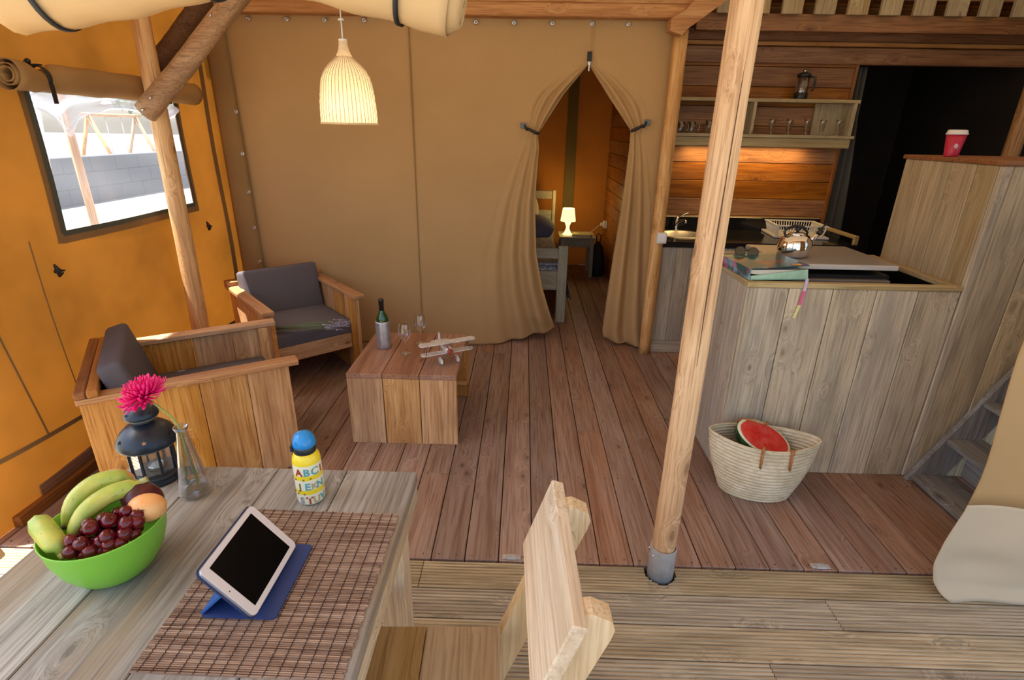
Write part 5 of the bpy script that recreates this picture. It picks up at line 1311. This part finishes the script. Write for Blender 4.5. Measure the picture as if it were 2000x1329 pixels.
ch += [(-.937, -.872, .876), (-.917, -.848, .880), (-.897, -.826, .884), (-.945, -.895, .866), (-.915, -.900, .862), (-.890, -.880, .868), (-.858, -.883, .866), (-.835, -.908, .866), (-.870, -.930, .858), (-.905, -.950, .856), (-.845, -.850, .866), (-.885, -.850, .872), (-.815, -.88, .868), (-.92, -.86, .865), (-.86, -.915, .862)]
cl += ['lower down in the heap, mostly covered by the ones above']*12
cl = cl[:16]+['in the hollow beside the middle banana, left one', 'in the hollow beside the middle banana, centre one', 'in the hollow between middle banana and plum']+cl[16:]
def in_bowl(c):
    d = math.hypot(c[0]-BX, c[1]-BY); z = c[2]+.014
    lim = .092 if z > .875 else .082
    k = min(1, lim/(d+1e-6)); return (BX+(c[0]-BX)*k, BY+(c[1]-BY)*k, z)
for i, c in enumerate(ch):
    c = in_bowl(c)
    t = thing('cherry', 'dark red cherry '+cl[i], 'cherry', c, rnd.uniform(0, 6), 'cherries in the bowl')
    if first is None:
        f1 = MB().lathe([(.0001, -.0122), (.005, -.0118), (.0095, -.008), (.0122, 0), (.0115, .006), (.0075, .0108), (.003, .0112), (.0005, .0098)], 18, None, False, False).build('fruit', M_ch, t)
        f2 = MB().tube([(0, 0, .0095), (.001, 0, .014)], [.0011, .0007], 5).build('stem', plain('stem_brown', (.12, .07, .03), .7), t); first = (f1, f2)
    else:
        for f in first: o = f.copy(); COL.objects.link(o); o.parent = t
    t.rotation_euler = (rnd.uniform(-.7, .7), rnd.uniform(-.7, .7), rnd.uniform(0, 6)); s_ = rnd.uniform(1.14, 1.32); t.scale = (s_,)*3

# ================================================================== OUTSIDE THE WINDOW
gw = thing('garden_wall', 'long low grey wall seen outside through the window', 'wall', (-12.5, 16, -.42))
for j in range(3):
    for k in range(14): bx(-.15, .15, -7+k*1.0+.5*(j % 2), -7+k*1.0+.99+.5*(j % 2), j*.42, j*.42+.415, c=.02).build('block', plain('wall_grey', (.07, .078, .095), .9, var=.15), gw)
sgp = thing('swing_frame', 'orange-brown timber frame standing outside, seen through the window', 'swing frame', (-15, 19, -.42))
for y in (-1.2, 1.2):
    for s_ in (-1, 1): MB().tube([(s_*.9, y, 0), (0, y, 2.4)], .06, 10).build('leg', wood('orange', 'z'), sgp)
MB().tube([(0, -1.5, 2.4), (0, 1.5, 2.4)], .06, 10).build('crossbar', wood('orange', 'y'), sgp)
for y in (-.4, .4): MB().tube([(0, y, 2.38), (0, y, .5)], .012, 6).build('rope', plain('rope', (.4, .33, .22), .8), sgp)
bx(-.1, .1, -.42, .42, .46, .5).build('seat', wood('orange', 'y'), sgp)
nb = thing('neighbour_tent', 'pale canvas side of a neighbouring awning outside the window', 'tent', (-4.6, 3.6, -.42))
MB().grid(lambda u, v: (-.5*v+.04*sin(u*20), -1.6+1.75*u+.25*v*v, 3.2*(1-v)+.0), 24, 14).build('canvas_side', canvas('outer_white_canvas', (.52, .53, .55), .3, (.5, .5, .52)), nb)
MB().tube([(0, .35, 0), (0, .3, 3.3)], .04, 8).build('pole', wood('log', 'z'), nb)
def tree(x, y, h, lab, seed):
    t = thing('tree', lab, 'tree', (x, y, -.42), 0, 'trees beyond the garden wall'); rn = random.Random(seed)
    MB().tube([(0, 0, 0), (.05, .05, h*.4), (0, .1, h*.8)], [.14, .10, .05], 8).build('trunk', plain('bark', (.10, .07, .05), .9), t)
    mb = MB()
    for k in range(2600):
        a = rn.uniform(0, 2*pi); b = math.acos(rn.uniform(-1, 1)); r_ = h*.42*rn.uniform(.45, 1)**.5
        c = Vector((r_*sin(b)*cos(a), r_*sin(b)*sin(a), h*.66+r_*.8*cos(b))); n1 = Vector((rn.gauss(0, 1), rn.gauss(0, 1), rn.gauss(0, 1))).normalized()*.13; n2 = n1.orthogonal().normalized()*.07
        mb.add([c-n1, c+n2, c+n1, c-n2], [(0, 1, 2, 3)])
    tag(mb.build('foliage', plain('leaves', (.10, .16, .05), .8, var=.3), t), kind='stuff')
tree(-16, 23, 7.5, 'leafy tree beyond the grey garden wall, right part of the window view', 1); tree(-20, 17.5, 7.0, 'leafy tree farther back beyond the garden wall', 2)
